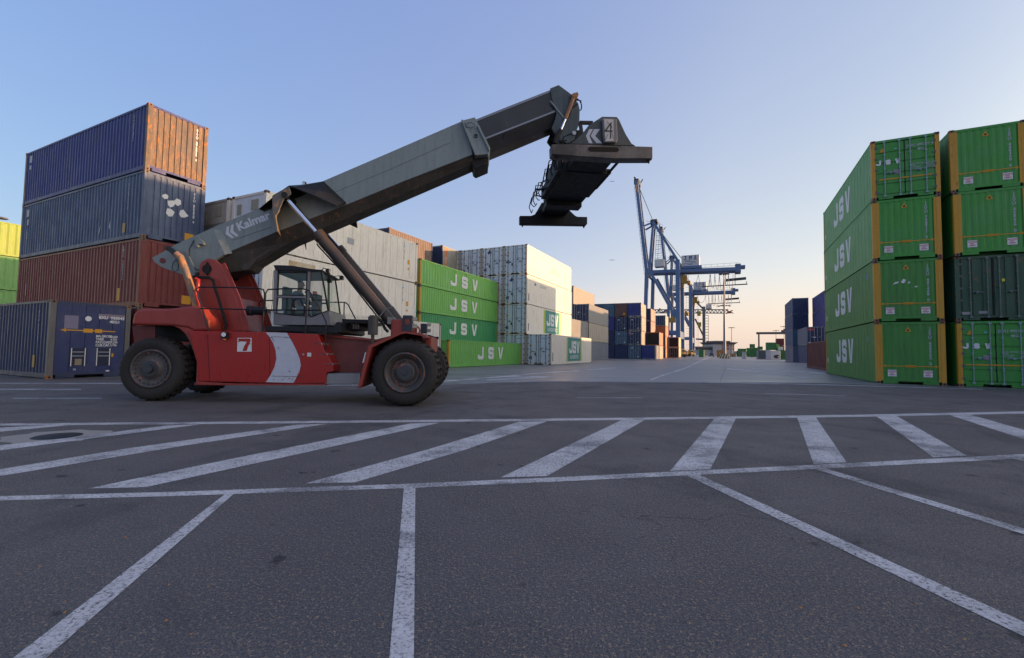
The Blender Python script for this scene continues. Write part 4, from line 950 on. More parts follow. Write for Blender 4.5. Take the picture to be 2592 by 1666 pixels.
# front mudguard: bent sheet
fo = [(1664, 1022), (1738, 732), (1945, 640), (1985, 634), (2090, 650), (2122, 662)]
fi = [(1690, 1005), (1760, 745), (1955, 655), (1990, 649), (2085, 664), (2120, 676)]
b = MB(); fop = Q2(fo, -1.97); fip = Q2(fi, -1.97); n = len(fo)
vs = fop + fip + [Vector((p.x, -.82, p.z)) for p in fop] + [Vector((p.x, -.82, p.z)) for p in fip]
for i in range(n - 1):
    b.add([vs[i], vs[i + 1], vs[n + i + 1], vs[n + i], vs[2 * n + i], vs[2 * n + i + 1], vs[3 * n + i + 1], vs[3 * n + i]], [(0, 1, 2, 3), (4, 7, 6, 5), (0, 4, 5, 1), (3, 2, 6, 7), (0, 3, 7, 4), (1, 5, 6, 2)])
b.build('front_mudguard', red, mach)
b = MB(); vs = [Vector((p.x, 1.97, p.z)) for p in fop] + [Vector((p.x, .82, p.z)) for p in fop]
b.add(vs + [v - Vector((0, 0, .02)) for v in vs], [(i, i + 1, n + i + 1, n + i) for i in range(n - 1)] + [(2 * n + i, 3 * n + i, 3 * n + i + 1, 2 * n + i + 1) for i in range(n - 1)]); b.build('front_mudguard', red, mach)
b = MB(); slab(b, Q2([(2122, 665), (2160, 672), (2155, 780), (2120, 720)], -1.0), 1.0); b.build('front_plate', red, mach, bevel=.01)
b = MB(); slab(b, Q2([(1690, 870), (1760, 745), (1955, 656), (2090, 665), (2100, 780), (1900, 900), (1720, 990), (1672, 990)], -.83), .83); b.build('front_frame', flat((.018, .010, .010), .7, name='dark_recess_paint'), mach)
b = MB(); b.add(Q2([(1714, 778), (1722, 776), (1706, 846), (1696, 848)], -1.985), [(0, 1, 2, 3)]); b.build('sticker', flat((.5, .52, .56), name='white_film'), mach)

# boom support tower
tn = [(598, 270), (598, 200), (612, 168), (640, 150), (672, 146), (705, 156), (738, 182), (765, 235), (800, 320), (838, 405), (878, 520), (908, 632), (640, 640), (598, 470), (588, 400)]
b = MB(); slab(b, Q2(tn, -.68), -.60); b.build('tower_plate', red, mach, bevel=.01)
tf = Q2(tn, -.68); b = MB(); slab(b, [Vector((p.x, .60, p.z)) for p in tf], .68); b.build('tower_plate', red, mach, bevel=.01)
b = MB(); fr = Q2([(838, 405), (908, 632)], -.60); bk = Q2([(600, 420), (640, 640)], -.60)
for p in (fr, bk): b.add([p[0], p[1], Vector((p[1].x, .60, p[1].z)), Vector((p[0].x, .60, p[0].z))], [(0, 1, 2, 3)])
a0, a1 = fr[0], bk[0]; b.add([a0, a1, Vector((a1.x, .6, a1.z)), Vector((a0.x, .6, a0.z))], [(0, 1, 2, 3)])
b.build('tower_web', red, mach)
b = MB(); fl = Q2([(738, 182), (765, 235), (838, 405), (908, 632)], -.68)
for i in range(3): b.bar(fl[i] + Vector((.02, .03, 0)), fl[i + 1] + Vector((.02, .03, 0)), .16, .04, up=(0, 1, 0))
fl2 = [Vector((p.x, .64, p.z)) for p in fl]
for i in range(3): b.bar(fl2[i] + Vector((.02, 0, 0)), fl2[i + 1] + Vector((.02, 0, 0)), .16, .04, up=(0, 1, 0))
b.build('tower_flange', red, mach)
b = MB(); c = q(*z2(648, 215), -.69); b.cyl(c, c + Vector((0, 1.42, 0)), .11, n=18); b.build('pivot_pin', ddark, mach)
b = MB(); slab(b, Q2([(632, 195), (648, 162), (664, 195), (662, 245), (645, 258), (632, 240)], -.72), -.68); b.build('pin_lock_plate', ddark, mach, bevel=.01)
b = MB(); b.tube([q(*z2(*p), -.80) for p in ((585, 268), (620, 272), (660, 272), (690, 290), (705, 350), (735, 440), (770, 560), (782, 600), (768, 625))], .035, 8); b.build('hose', rubber, mach)
b = MB(); c = q(*z2(985, 498), -.9); b.cyl(c - Vector((.16, 0, 0)), c + Vector((.20, 0, 0)), .10, n=18); b.cyl(c - Vector((.2, 0, 0)), c - Vector((.1, 0, 0)), .12, n=18); b.build('air_cleaner', blk, mach)
# exhaust
b = MB(); b.tube(Q2([(440, 115), (470, 135), (505, 225), (545, 350), (590, 500), (628, 628)], -.98), .077, 12); b.build('exhaust_pipe', pipem, mach)
b = MB(); c = q(*z2(398, 82), -.72); b.tube([c + Vector((-.05, 0, .02)), c + Vector((.05, -.05, -.02)), q(*z2(440, 118), -.95)], .06, 8); b.build('hose', rubber, mach)
b = MB(); b.tube([q(*z2(*p), -1.06) for p in ((572, 282), (590, 290), (588, 330), (572, 380), (600, 470))], .045, 8); b.build('red_bracket', redb, mach)

# railings on the near side platform
def rail(pts, t, r=.017, n_='handrail'):
    b = MB()
    if isinstance(t, tuple): b.tube([q(*z2(*p), t[0] + (t[1] - t[0]) * i / (len(pts) - 1)) for i, p in enumerate(pts)], r, 8)
    else: b.tube([q(*z2(*p), t) for p in pts], r, 8)
    return b.build(n_, blk, mach)
TR_ = T0 - .03
rail([(660, 755), (664, 640), (630, 520), (590, 400), (580, 350), (600, 337), (800, 340), (1000, 347), (1030, 355), (1038, 385), (1026, 600), (1012, 755)], TR_)
rail([(600, 482), (800, 486), (960, 490), (1030, 492), (1180, 492), (1410, 494)], TR_)
rail([(1040, 490), (1044, 380), (1060, 354), (1200, 348), (1300, 350), (1335, 360), (1400, 460), (1452, 572), (1450, 700), (1445, 930)], TR_)
rail([(1322, 355), (1318, 500), (1308, 720)], TR_)
rail([(1004, 500), (1000, 440), (1020, 428), (1100, 428)], -.45); rail([(1555, 440), (1580, 440), (1600, 455), (1650, 552)], .75); rail([(1574, 445), (1572, 550)], .75); rail([(1450, 440), (1560, 440)], .8)
# deck
b = MB(); slab(b, Q2([(1040, 600), (1500, 606), (1520, 575), (1545, 572), (1545, 640), (1520, 650), (1380, 640), (1045, 636)], -1.28), 1.1); b.build('deck', blk, mach, bevel=.01)
b = MB(); slab(b, Q2([(1560, 552), (1745, 558), (1745, 582), (1560, 580)], -.72), .72); b.build('cross_beam', ddark, mach)
b = MB(); slab(b, Q2([(1560, 582), (1672, 584), (1684, 605), (1670, 625), (1560, 626)], -.55), .4)
b.build('valve_block', ddark, mach, bevel=.01)
b = MB()
for x in (1632, 1648, 1664): b.tube(Q2([(x - 8, 590), (x, 586), (x + 6, 600), (x + 4, 620)], -.6), .022, 6)
b.build('hose', flat((.16, .16, .15), .5, name='grey_hose'), mach)
b = MB(); b.prism([(0, 0)], 0, 0) if False else None
c = q(*z2(1768, 600), -1.25); b = MB(); b.cyl(c - Vector((0, 0, .21)), c + Vector((0, 0, .22)), .115, n=20); b.cyl(c + Vector((0, 0, .22)), c + Vector((0, 0, .25)), .09, n=20); b.cyl(c - Vector((0, 0, .42)), c - Vector((0, 0, .2)), .04, n=10)
b.build('air_reservoir', paint((.05, .048, .046), rust=.2, dirt=.5, name='dusty_dark_paint'), mach)
b = MB(); b.tube([q(*z2(*p), -1.1) for p in ((1800, 555), (1830, 575), (1850, 620), (1870, 640))], .035, 6); b.tube([q(*z2(*p), -.95) for p in ((1390, 45), (1400, 62), (1560, 235), (1745, 470), (1800, 540), (1870, 600))], .018, 6)
b.tube([q(*z2(*p), -.95) for p in ((1402, 42), (1415, 60), (1575, 235), (1760, 470), (1815, 540))], .014, 6); b.build('hose', rubber, mach)

# cab
cab = empty('cab', None, None) if False else None
CN, CF = -.74, .70
def C5(pts, t=CN): return Q5(pts, t)
lower = [(436, 1050), (470, 1060), (720, 1110), (985, 1125), (1010, 1120), (1060, 1130), (1110, 1142), (1200, 1110), (1300, 1060), (1410, 1030), (1450, 1285), (430, 1278)]
b = MB(); slab(b, C5(lower), CF)
cabo = b.build('cab', cabp, mach, bevel=.01)
# front corner below the windscreen
n1, n2 = C5([(1410, 1030), (1450, 1285)]); f1, f2 = Q5([(1615, 1092), (1560, 1290)], CF)
b = MB(); b.add([n1, f1, f2, n2, Vector((n1.x - .1, CF, n1.z)), Vector((n2.x - .1, CF, n2.z))], [(0, 1, 2, 3), (1, 4, 5, 2), (0, 4, 1), (3, 2, 5)]); b.build('nose', cabp, cabo)
b = MB(); slab(b, C5([(430, 218), (520, 218), (760, 226), (1090, 282), (1290, 303), (1285, 322), (1090, 325), (470, 310), (452, 262)], CN - .06), CF + .05); b.build('roof', blk, cabo, bevel=.01)
def frame_bar(pts, w_, t=CN, mat=cabp, n_='window_pillar', close=False):
    P_ = C5(pts, t); b = MB()
    if close: P_ = P_ + [P_[0]]
    for i in range(len(P_) - 1): b.bar(P_[i], P_[i + 1], w_, w_, up=(0, 1, 0))
    return b.build(n_, mat, cabo)
frame_bar([(486, 310), (462, 1060)], .075); frame_bar([(1072, 320), (1060, 700), (1020, 1125)], .055); frame_bar([(470, 775), (1030, 790)], .045)
frame_bar([(1095, 318), (1040, 1130)], .03, mat=flat((.16, .10, .06), .5, name='worn_brown_rubber'))
frame_bar([(1280, 318), (1350, 700), (1410, 1030)], .035, mat=blk)
for pts in ([(530, 345), (1030, 350), (1018, 760), (515, 755)], [(515, 795), (745, 790), (775, 830), (760, 1098), (490, 1070)], [(800, 1100), (800, 850), (830, 815), (920, 815), (940, 900), (985, 945), (980, 1115)], [(1075, 835), (1365, 838), (1400, 1030), (1230, 1085), (1100, 1135), (1050, 1080)]):
    frame_bar(pts, .022, mat=rubber, n_='window_seal', close=True)
# windscreen corner posts and far side frame
FS = lambda pts: Q5(pts, CF)
b = MB(); tp = FS([(1528, 440)])[0]; bp_ = FS([(1618, 1092)])[0]; ms = q(*z5(1380, 560), .25)
b.bar(C5([(1290, 315)])[0], tp, .03); b.bar(tp, bp_, .035); b.bar(C5([(1400, 1030)])[0], bp_, .03); b.build('windscreen_frame', blk, cabo)
ntop = C5([(1290, 315)])[0]; nbot = C5([(1405, 1030)])[0]
glass, N, L, B = nmat('cab_glass'); B.inputs['Base Color'].default_value = (.62, .85, .82, 1); B.inputs['Roughness'].default_value = .03; B.inputs['Transmission Weight'].default_value = .0; B.inputs['Alpha'].default_value = .28; B.inputs['Specular IOR Level'].default_value = .8
B.inputs['Base Color'].default_value = (.07, .15, .15, 1); B.inputs['Alpha'].default_value = .36
b = MB(); b.add([ntop, tp, bp_, nbot], [(0, 1, 2, 3)]); b.build('windscreen', glass, cabo)
b = MB(); b.add(C5([(490, 318), (1275, 318), (1405, 1030), (1230, 1085), (1060, 1135), (470, 1062)], CN + .012), [(0, 1, 2, 3, 4, 5)]); b.build('side_window', glass, cabo)
b = MB(); P_ = [Vector((p.x, CF, p.z)) for p in C5([(490, 318), (1075, 320), (1075, 1110), (470, 1062)])]; b.bar(P_[0], P_[3], .06); b.bar(P_[1], P_[2], .05); b.bar(P_[0], P_[1], .05); b.bar(P_[3], P_[2], .05)
mid = C5([(470, 780), (1075, 790)]); b.bar(Vector((mid[0].x, CF, mid[0].z)), Vector((mid[1].x, CF, mid[1].z)), .04)
b.bar(C5([(480, 330)])[0] + Vector((0, .0, 0)), Vector((C5([(480, 330)])[0].x, CF, C5([(480, 330)])[0].z)), .06); b.build('far_frame', blk, cabo)
# inside: seat, console, wheel
b = MB(); s0 = q(*z5(880, 1040), 0); b.box((s0.x - .30, -.22, s0.z - .12), (s0.x + .22, .22, s0.z + .0)); b.box((s0.x - .36, -.2, s0.z), (s0.x - .24, .2, s0.z + .62)); b.box((s0.x - .05, -.15, s0.z - .34), (s0.x + .1, .15, s0.z - .1)); b.build('seat', flat((.015, .016, .02), .8, name='seat_fabric'), cabo, bevel=.03)
b = MB(); c = q(*z5(1190, 760), 0); b.box((c.x - .04, -.18, c.z - .55), (c.x + .10, .18, c.z + .02)); b.cyl((c.x - .16, 0, c.z - .02), (c.x - .12, 0, c.z + .02), .17, n=18); b.build('steering_console', blk, cabo)
b = MB(); b.cyl((c.x + .02, -.15, c.z + .02), (c.x + .02, -.15, c.z + .09), .055, n=14); b.build('beacon', flat((.6, .08, .02), .3, name='red_lens'), cabo)
# lamps and mirrors
for (x, y, tt) in ((1640, 445, .95), (1425, 490, -.15)):
    b = MB(); c = q(*z5(x, y), tt); b.box((c.x - .04, tt - .06, c.z - .055), (c.x + .05, tt + .06, c.z + .055)); b.tube([c, c + Vector((-.06, 0, .06)), tp + Vector((0, -.2, 0))], .01, 6); b.build('mirror', blk, cabo, bevel=.015)
b = MB(); c = q(*z5(1400, 325), -.1); b.box((c.x - .04, -.17, c.z - .06), (c.x + .045, -.03, c.z + .055)); b.tube([c + Vector((0, 0, .03)), c + Vector((-.1, 0, .08)), c + Vector((-.22, .05, -.01))], .012, 6); wl = b.build('work_lamp', blk, cabo, bevel=.012)
b = MB(); b.box((c.x + .046, -.16, c.z - .05), (c.x + .052, -.04, c.z + .045)); b.build('lens', flat((.7, .6, .45), .15, .3, name='warm_lens'), wl)
b = MB(); b.tube(Q5([(440, 320), (425, 500), (415, 900), (380, 1110)], CN - .03), .006, 5); b.build('cable', rubber, cabo)

# boom --------------------------------------------------------------
NS = -.46
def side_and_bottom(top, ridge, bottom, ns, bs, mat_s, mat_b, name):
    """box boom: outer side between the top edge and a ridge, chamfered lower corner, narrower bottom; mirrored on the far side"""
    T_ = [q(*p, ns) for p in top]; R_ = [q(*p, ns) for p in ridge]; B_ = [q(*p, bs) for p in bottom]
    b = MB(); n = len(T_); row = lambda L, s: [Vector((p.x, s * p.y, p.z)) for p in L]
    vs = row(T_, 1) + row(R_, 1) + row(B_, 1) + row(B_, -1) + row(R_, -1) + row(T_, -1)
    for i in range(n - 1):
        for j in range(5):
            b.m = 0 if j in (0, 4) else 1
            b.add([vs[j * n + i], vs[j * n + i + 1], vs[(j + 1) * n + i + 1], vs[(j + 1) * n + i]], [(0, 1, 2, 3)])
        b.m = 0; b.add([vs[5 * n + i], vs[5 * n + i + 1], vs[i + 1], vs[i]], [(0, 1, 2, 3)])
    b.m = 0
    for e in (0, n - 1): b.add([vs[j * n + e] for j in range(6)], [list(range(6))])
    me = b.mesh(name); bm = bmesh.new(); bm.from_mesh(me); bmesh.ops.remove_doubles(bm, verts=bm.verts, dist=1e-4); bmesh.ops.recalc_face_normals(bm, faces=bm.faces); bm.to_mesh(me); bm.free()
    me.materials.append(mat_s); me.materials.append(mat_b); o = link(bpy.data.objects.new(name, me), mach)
    return o
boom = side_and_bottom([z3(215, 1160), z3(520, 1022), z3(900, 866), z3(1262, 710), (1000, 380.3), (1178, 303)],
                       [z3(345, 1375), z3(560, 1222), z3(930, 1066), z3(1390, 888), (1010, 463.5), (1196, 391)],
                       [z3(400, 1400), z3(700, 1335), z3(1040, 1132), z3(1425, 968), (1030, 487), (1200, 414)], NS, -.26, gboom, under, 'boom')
# tail ear behind the pivot
tail = [(68, 1245), (215, 1164), (300, 1180), (345, 1375), (250, 1352), (140, 1312), (85, 1275)]
b = MB(); slab(b, Q3(tail, NS + .02), NS + .10)
tp_ = b.build('tail_plate', gboom, boom, bevel=.006)
b = MB(); slab(b, [Vector((p.x, -NS - .10, p.z)) for p in Q3(tail, NS + .02)], -NS - .02); b.build('tail_plate', gboom, boom, bevel=.006)
b = MB(); c = q(*z3(140, 1264), NS); b.cyl(c + Vector((0, .012, 0)), c + Vector((0, .0, 0)), .065, n=18); b.build('eye_hole', flat((.16, .03, .03), name='dark_red_shade'), boom)
b = MB(); slab(b, Q3([(600, 1240), (700, 1335), (735, 1330), (790, 1265), (930, 1180), (700, 1200)], -.30), .30); b.build('boom_foot', under, boom, bevel=.02)
b = MB(); slab(b, Q3([(360, 1100), (385, 1095), (428, 1140), (425, 1152), (390, 1148), (385, 1170), (372, 1165)], NS - .18), NS - .1); b.build('lug', gboom, boom)
b = MB(); slab(b, Q3([(290, 1195), (305, 1190), (375, 1345), (358, 1350)], NS - .13), NS - .1); b.build('rib', gboom, boom)
b = MB(); b.tube([q(*z3(*p), NS - .12) for p in ((362, 1120), (330, 1180), (325, 1240), (345, 1300), (380, 1330), (410, 1320))], .008, 5); b.tube([q(*z3(*p), NS - .02) for p in ((240, 1255), (215, 1280), (205, 1320), (225, 1345), (250, 1325), (255, 1285), (240, 1255))], .008, 5); b.build('cable', rubber, boom)
# rear side plate added, its bevel angled to catch the low sun
le = [(216, 1166), (497, 1045), (520, 1112), (548, 1160), (575, 1222), (560, 1226), (350, 1372)]
b = MB(); slab(b, Q3(le, NS - .10), NS - .001)
ed = Q3([(497, 1045), (520, 1112), (548, 1160), (575, 1222)], NS - .10); eo = Q3([(545, 1055), (580, 1105), (602, 1160), (628, 1214)], NS - .002)
b.add(ed + eo, [(0, 1, 5, 4), (1, 2, 6, 5), (2, 3, 7, 6)]); b.build('sun_bevel_plate', gboom, boom)
# maker's lettering
def on_boom(me, mat, px, py, qx, qy, name, t=NS - .006):
    a = q(px, py, t); c = q(qx, qy, t); d = (c - a).normalized(); up = Vector((-d.z, 0, d.x))
    o = inst(name, me, mat, boom); o.matrix_local = Matrix(((d.x, 0, up.x, a.x), (0, 1, 0, t), (d.z, 0, up.z, a.z), (0, 0, 0, 1))); return o
wb = flat((.52, .56, .62), .5, name='pale_lettering')
on_boom(text('Kalmar', .29, .010, align='LEFT', sx=1.0), wb, *z3(660, 1036), *z3(860, 957), 'lettering')
def chev(s_): return [[(-.34 + dx, 0) if False else (dx, 0), (dx + .22, .5 * 1), (dx + .36, .5), (dx + .20, 0), (dx + .36, -.5), (dx + .22, -.5)] for dx in (0, .26)]
cme = polymesh('chev', [[(x * .44, z * .32) for x, z in p] for p in chev(1)])
on_boom(cme, wb, *z3(580, 1080), *z3(780, 1000), 'logo')
# seam line
b = MB(); P_ = [q(*z3(*p), NS - .003) for p in ((640, 1120), (900, 1030))]; b.bar(P_[0], P_[1], .008, .004, up=(0, 1, 0)); P_ = [q(*z3(*p), NS - .003) for p in ((1240, 830), (1700, 640), (2150, 440))]; b.bar(P_[0], P_[1], .006, .004, up=(0, 1, 0)); b.bar(P_[1], P_[2], .006, .004, up=(0, 1, 0)); b.build('seam', flat((.06, .075, .08), name='seam_shade'), boom)
# bracket carrying the lift cylinders
OB = -.98
b = MB()
bl = Q3([(915, 800), (1022, 742), (1060, 752)], OB); brk = Q3([(1022, 742), (1060, 752), (1200, 810), (1352, 880)], OB)
def sheet(P1, t0, t1, th=.035):
    for i in range(len(P1) - 1):
        d = (P1[i + 1] - P1[i]).normalized(); nn = Vector((-d.z, 0, d.x)) * th
        a, c = P1[i], P1[i + 1]; A = [Vector((p.x, t, p.z)) for t in (t0, t1) for p in (a, c, c - nn, a - nn)]
        b.add(A, [(0, 1, 2, 3), (4, 7, 6, 5), (0, 4, 5, 1), (3, 2, 6, 7), (0, 3, 7, 4), (1, 5, 6, 2)])
# the roof of the bracket tapers from the outer pin plate to the boom
top_o = Q3([(935, 800), (1022, 742), (1060, 752), (1200, 810), (1352, 880)], OB); top_i = Q3([(812, 905), (1020, 742), (1120, 735), (1262, 712), (1420, 860)], NS)
vs = top_o + top_i; k = 5; b.add(vs + [v - Vector((0, 0, .03)) for v in vs], [(i, i + 1, k + i + 1, k + i) for i in range(k - 1)] + [(2 * k + i, 3 * k + i, 3 * k + i + 1, 2 * k + i + 1) for i in range(k - 1)] + [(i, 2 * k + i, 2 * k + i + 1, i + 1) for i in range(k - 1)])
b.build('bracket_roof', ddark, boom)
b = MB(); slab(b, Q3([(812, 903), (1020, 744), (1120, 737), (1262, 713), (1240, 760), (1000, 860), (850, 925)], NS - .004), NS + .03); slab(b, [Vector((p.x, -p.y, p.z)) for p in Q3([(812, 903), (1020, 744), (1120, 737), (1262, 713), (1240, 760), (1000, 860), (850, 925)], NS - .004)], -NS - .03); b.build('bracket_gusset', ddark, boom)
b = MB(); slab(b, Q3([(905, 810), (1022, 745), (1035, 800), (985, 835), (945, 930), (928, 950), (944, 1060), (930, 1066), (905, 950)], OB), OB + .05); b.build('bracket_plate', paint((.13, .12, .10), rust=.4, dirt=.3, name='brown_bracket_paint', rustc=(.28, .13, .05)), boom, bevel=.008)  # grey brown with orange spots, far plate stays dark steel
b = MB(); o1 = Q3([(905, 812), (905, 955), (932, 1064)], OB); i1 = [Vector((p.x - .12, NS, p.z)) for p in o1]; b.add(o1 + i1, [(0, 1, 4, 3), (1, 2, 5, 4)]); b.add([v + Vector((.03, 0, 0)) for v in o1 + i1], [(0, 1, 4, 3), (1, 2, 5, 4)]); b.build('bracket_web', paint((.16, .12, .09), rust=.5, dirt=.3, name='orange_brown_web', rustc=(.28, .12, .04)), boom)  # web coloured more orange brown than the bracket roof
b = MB(); c = q(*z3(988, 806), OB - .03); b.cyl(c, Vector((c.x, -c.y, c.z)), .075, n=18); b.build('cylinder_pin', ddark, boom)
mo = [Vector((p.x, -p.y, p.z)) for p in top_o]; mi = [Vector((p.x, -p.y, p.z)) for p in top_i]; vs = mo + mi; b = MB()
b.add(vs + [v - Vector((0, 0, .03)) for v in vs], [(i, i + 1, k + i + 1, k + i) for i in range(k - 1)] + [(2 * k + i, 3 * k + i, 3 * k + i + 1, 2 * k + i + 1) for i in range(k - 1)]); b.build('bracket_roof', ddark, boom)
b = MB(); slab(b, [Vector((p.x, .98, p.z)) for p in Q3([(905, 810), (1022, 745), (1100, 790), (985, 835), (945, 930), (928, 950), (930, 1066), (905, 950)], OB)], .93); b.build('bracket_plate', ddark, boom)
for x, y, tt in ((1130, 735, NS), (1232, 792, NS - .06)):
    b = MB(); c = q(*z3(x, y), tt); b.box((c.x - .04, tt - .05, c.z - .065), (c.x + .04, tt + .04, c.z + .065)); l_ = b.build('work_lamp', blk, boom, bevel=.015); b = MB(); b.box((c.x - .025, tt - .056, c.z - .045), (c.x + .025, tt - .051, c.z + .045)); b.build('lens', flat((.65, .62, .58), .15, .3, name='lamp_glass'), l_)
# lift cylinders
for sd in (-1, 1):
    tt = -.84
    A = q(*z3(1000, 825), tt); M_ = q(*z3(1222, 1078), tt); Z_ = q(*z2(1915, 603), tt)
    if sd > 0:
        A, M_, Z_ = [Vector((p.x, -p.y, p.z)) for p in (A, M_, Z_)]
    b = MB(); b.cyl(A, M_, .068, n=20); cy = b.build('cylinder_rod', chrome, mach)
    d = (Z_ - M_).normalized(); b = MB(); b.cyl(M_, Z_ + d * .05, .135, n=28); b.cyl(M_ - d * .02, M_ + d * .16, .155, n=28); b.cyl(Z_ - d * .18, Z_ - d * .02, .145, n=28)
    b.build('lift_cylinder', paint((.035, .031, .029), rust=.1, dirt=.5, fade=.4, rough=.30, name='oily_cylinder_paint', fadec=(.10, .065, .04)), mach)
    b = MB(); b.cyl(Z_ + Vector((0, -.17, 0)), Z_ + Vector((0, .17, 0)), .10, n=18); b.build('cylinder_foot', ddark, mach)
    b = MB(); b.box((Z_.x - .05, Z_.y - .25, Z_.z - .38), (Z_.x + .30, Z_.y - .19, Z_.z + .16)); b.box((Z_.x - .05, Z_.y + .19, Z_.z - .38), (Z_.x + .30, Z_.y + .25, Z_.z + .16)); b.build('cylinder_bracket', red, mach, bevel=.03)
b = MB(); c = q(*z2(1905, 575), -1.02); b.box((c.x - .14, c.y - .04, c.z - .05), (c.x + .04, c.y + .08, c.z + .12)); b.tube([c + Vector((-.35, 0, .1)), c + Vector((-.2, 0, .3)), c + Vector((-.02, 0, .38)), c + Vector((.2, 0, .1)), c + Vector((.3, 0, -.1))], .018, 6); b.build('pipe_block', flat((.20, .20, .19), .4, .5, name='zinc_steel'), mach, bevel=.01)
# front lamps
for (x, y, w_, h_, tt) in ((2003, 585, .23, .40, -1.05), (2112, 618, .18, .28, 1.0)):
    b = MB(); c = q(*z2(x, y), tt); b.box((c.x - w_ / 2, tt - .1, c.z - h_ / 2), (c.x + w_ / 2, tt + .1, c.z + h_ / 2)); l_ = b.build('headlight_box', flat((.022, .032, .048), .5, name='dark_blue_grey_plastic'), mach, bevel=.02)
    if tt < 0:
        b = MB(); b.box((c.x - .05, tt - .108, c.z - .02), (c.x + .06, tt - .101, c.z + .11)); b.build('tail_lens', flat((.18, .02, .02), .2, name='dark_red_lens'), l_)
    for dz in (-.05, .12): b = MB(); b.box((c.x + w_ / 2, tt - .06, c.z + dz - .05), (c.x + w_ / 2 + .10, tt + .06, c.z + dz + .04)); b.build('headlight', flat((.30, .30, .28), .2, .4, name='lamp_glass'), l_)
b = MB(); b.tube([q(*z2(*p), .6) for p in ((2120, 660), (2150, 665), (2200, 682))], .02, 6); b.box(*(lambda c: ((c.x - .05, .55, c.z - .03), (c.x + .05, .65, c.z + .03)))(q(*z2(2198, 680), .6))); b.build('lamp_arm', blk, mach)
b = MB(); b.lathe([(-.02, .11), (-.02, .15), (.02, .15), (.02, .11), (-.02, .11)], 20, q(*z2(2048, 632), -.4)); b.build('towing_eye', red, mach)

# collar and inner boom
b = MB(); slab(b, Q4([(60, 440), (182, 408), (318, 690), (300, 735), (185, 748)], NS - .08), -(NS - .08)); b.build('collar', gboom, boom, bevel=.01)
b = MB(); slab(b, Q4([(60, 432), (76, 428), (215, 722), (205, 745), (186, 742)], NS - .15), NS - .08); b.build('collar_rib', gboom, boom, bevel=.006)
b = MB(); slab(b, Q4([(200, 480), (218, 478), (318, 680), (308, 705)], NS - .15), NS - .08); b.build('collar_rib', gboom, boom, bevel=.006)
b = MB(); slab(b, Q4([(140, 745), (305, 728), (303, 820), (245, 845), (190, 868), (165, 850)], -.34), .34); b.build('collar_skirt', ddark, boom, bevel=.02)
b = MB(); c = q(*z4(190, 575), NS - .09); b.lathe([(0, .05), (-.012, .05), (-.012, .03), (0, .03)], 14, c); b.tube([q(*z4(*p), NS - .16) for p in ((95, 460), (110, 500), (150, 505), (185, 480), (150, 455), (110, 465))], .009, 5); b.build('collar_fittings', blk, boom)
inb = side_and_bottom([z4(175, 435), z4(500, 305), z4(855, 166)], [z4(270, 614), z4(560, 500), z4(905, 362)], [z4(290, 742), z4(560, 630), z4(905, 486)], -.37, -.22, inner, inner, 'inner_boom')
b = MB(); P_ = [q(*p, -.375) for p in (z4(178, 446), z4(856, 178))]; b.bar(P_[0], P_[1], .05, .02, up=(0, 1, 0)); P_ = [q(*p, -.375) for p in (z4(272, 600), z4(890, 358))]; b.bar(P_[0], P_[1], .045, .02, up=(0, 1, 0)); b.build('wear_strip', flat((.20, .21, .24), .3, .5, name='polished_edge'), inb)
# boom head
hd = [(850, 152), (925, 122), (1038, 206), (1098, 285), (1112, 340), (1108, 470), (1068, 560), (1060, 610), (1000, 642), (945, 610), (905, 560), (862, 505), (890, 440), (905, 372), (862, 240)]
b = MB(); slab(b, Q4(hd, -.43), -.34); b.build('head_plate', paint((.050, .070, .080), rust=.25, dirt=.6, fade=.35, name='worn_grey_head_paint', fadec=(.09, .12, .135)), boom, bevel=.01)
b = MB(); slab(b, [Vector((p.x, .34, p.z)) for p in Q4(hd, -.43)], .43); b.build('head_plate', ddark, boom, bevel=.01)
b = MB(); slab(b, Q4([(860, 165), (925, 140), (1020, 215), (1080, 300), (1090, 420), (960, 470), (905, 480), (900, 372), (862, 250)], -.34), .34); b.build('head_core', ddark, boom)
b = MB(); slab(b, Q4([(845, 262), (858, 262), (985, 420), (975, 430)], -.45), -.43); b.build('weld_rib', gboom, boom)
A, M_, Z_ = Q4([(1062, 222), (985, 425), (945, 520)], -.50)
b = MB(); b.cyl(A, M_, .05, n=14); b.cyl(A + Vector((0, -.06, 0)), A + Vector((0, .1, 0)), .06, n=12); b.build('damping_cylinder', paint((.30, .13, .06), rust=.5, dirt=.3, name='orange_brown_cylinder', rustc=(.35, .14, .04)), boom)  # barrel and lug coloured orange brown all over
b = MB(); b.cyl(M_, Z_, .032, n=12); b.build('cylinder_rod', chrome, boom)
b = MB(); slab(b, Q4([(1030, 210), (1090, 185), (1102, 205), (1085, 250), (1060, 255)], -.52), -.38); b.build('cylinder_lug', paint((.30, .13, .06), rust=.5, dirt=.3, name='orange_brown_cylinder', rustc=(.35, .14, .04)), boom)
b = MB()
for k, tt in enumerate((-.35, -.2, 0, .15)): b.tube([q(*z4(*p), tt) for p in ((1075, 235 + k * 8), (1110 + k * 4, 262), (1128, 300 + k * 9), (1122, 345), (1106, 352))], .014, 6)
b.tube([q(*z4(*p), -.45) for p in ((1090, 290), (1060, 315), (1035, 330), (1020, 400))], .014, 6); b.build('hose', rubber, boom)
b = MB(); b.cyl(q(*z4(1062, 548), -.47), Vector((q(*z4(1062, 548), -.47).x, .47, q(*z4(1062, 548), -.47).z)), .055, n=14); b.build('head_pin', steel, boom)
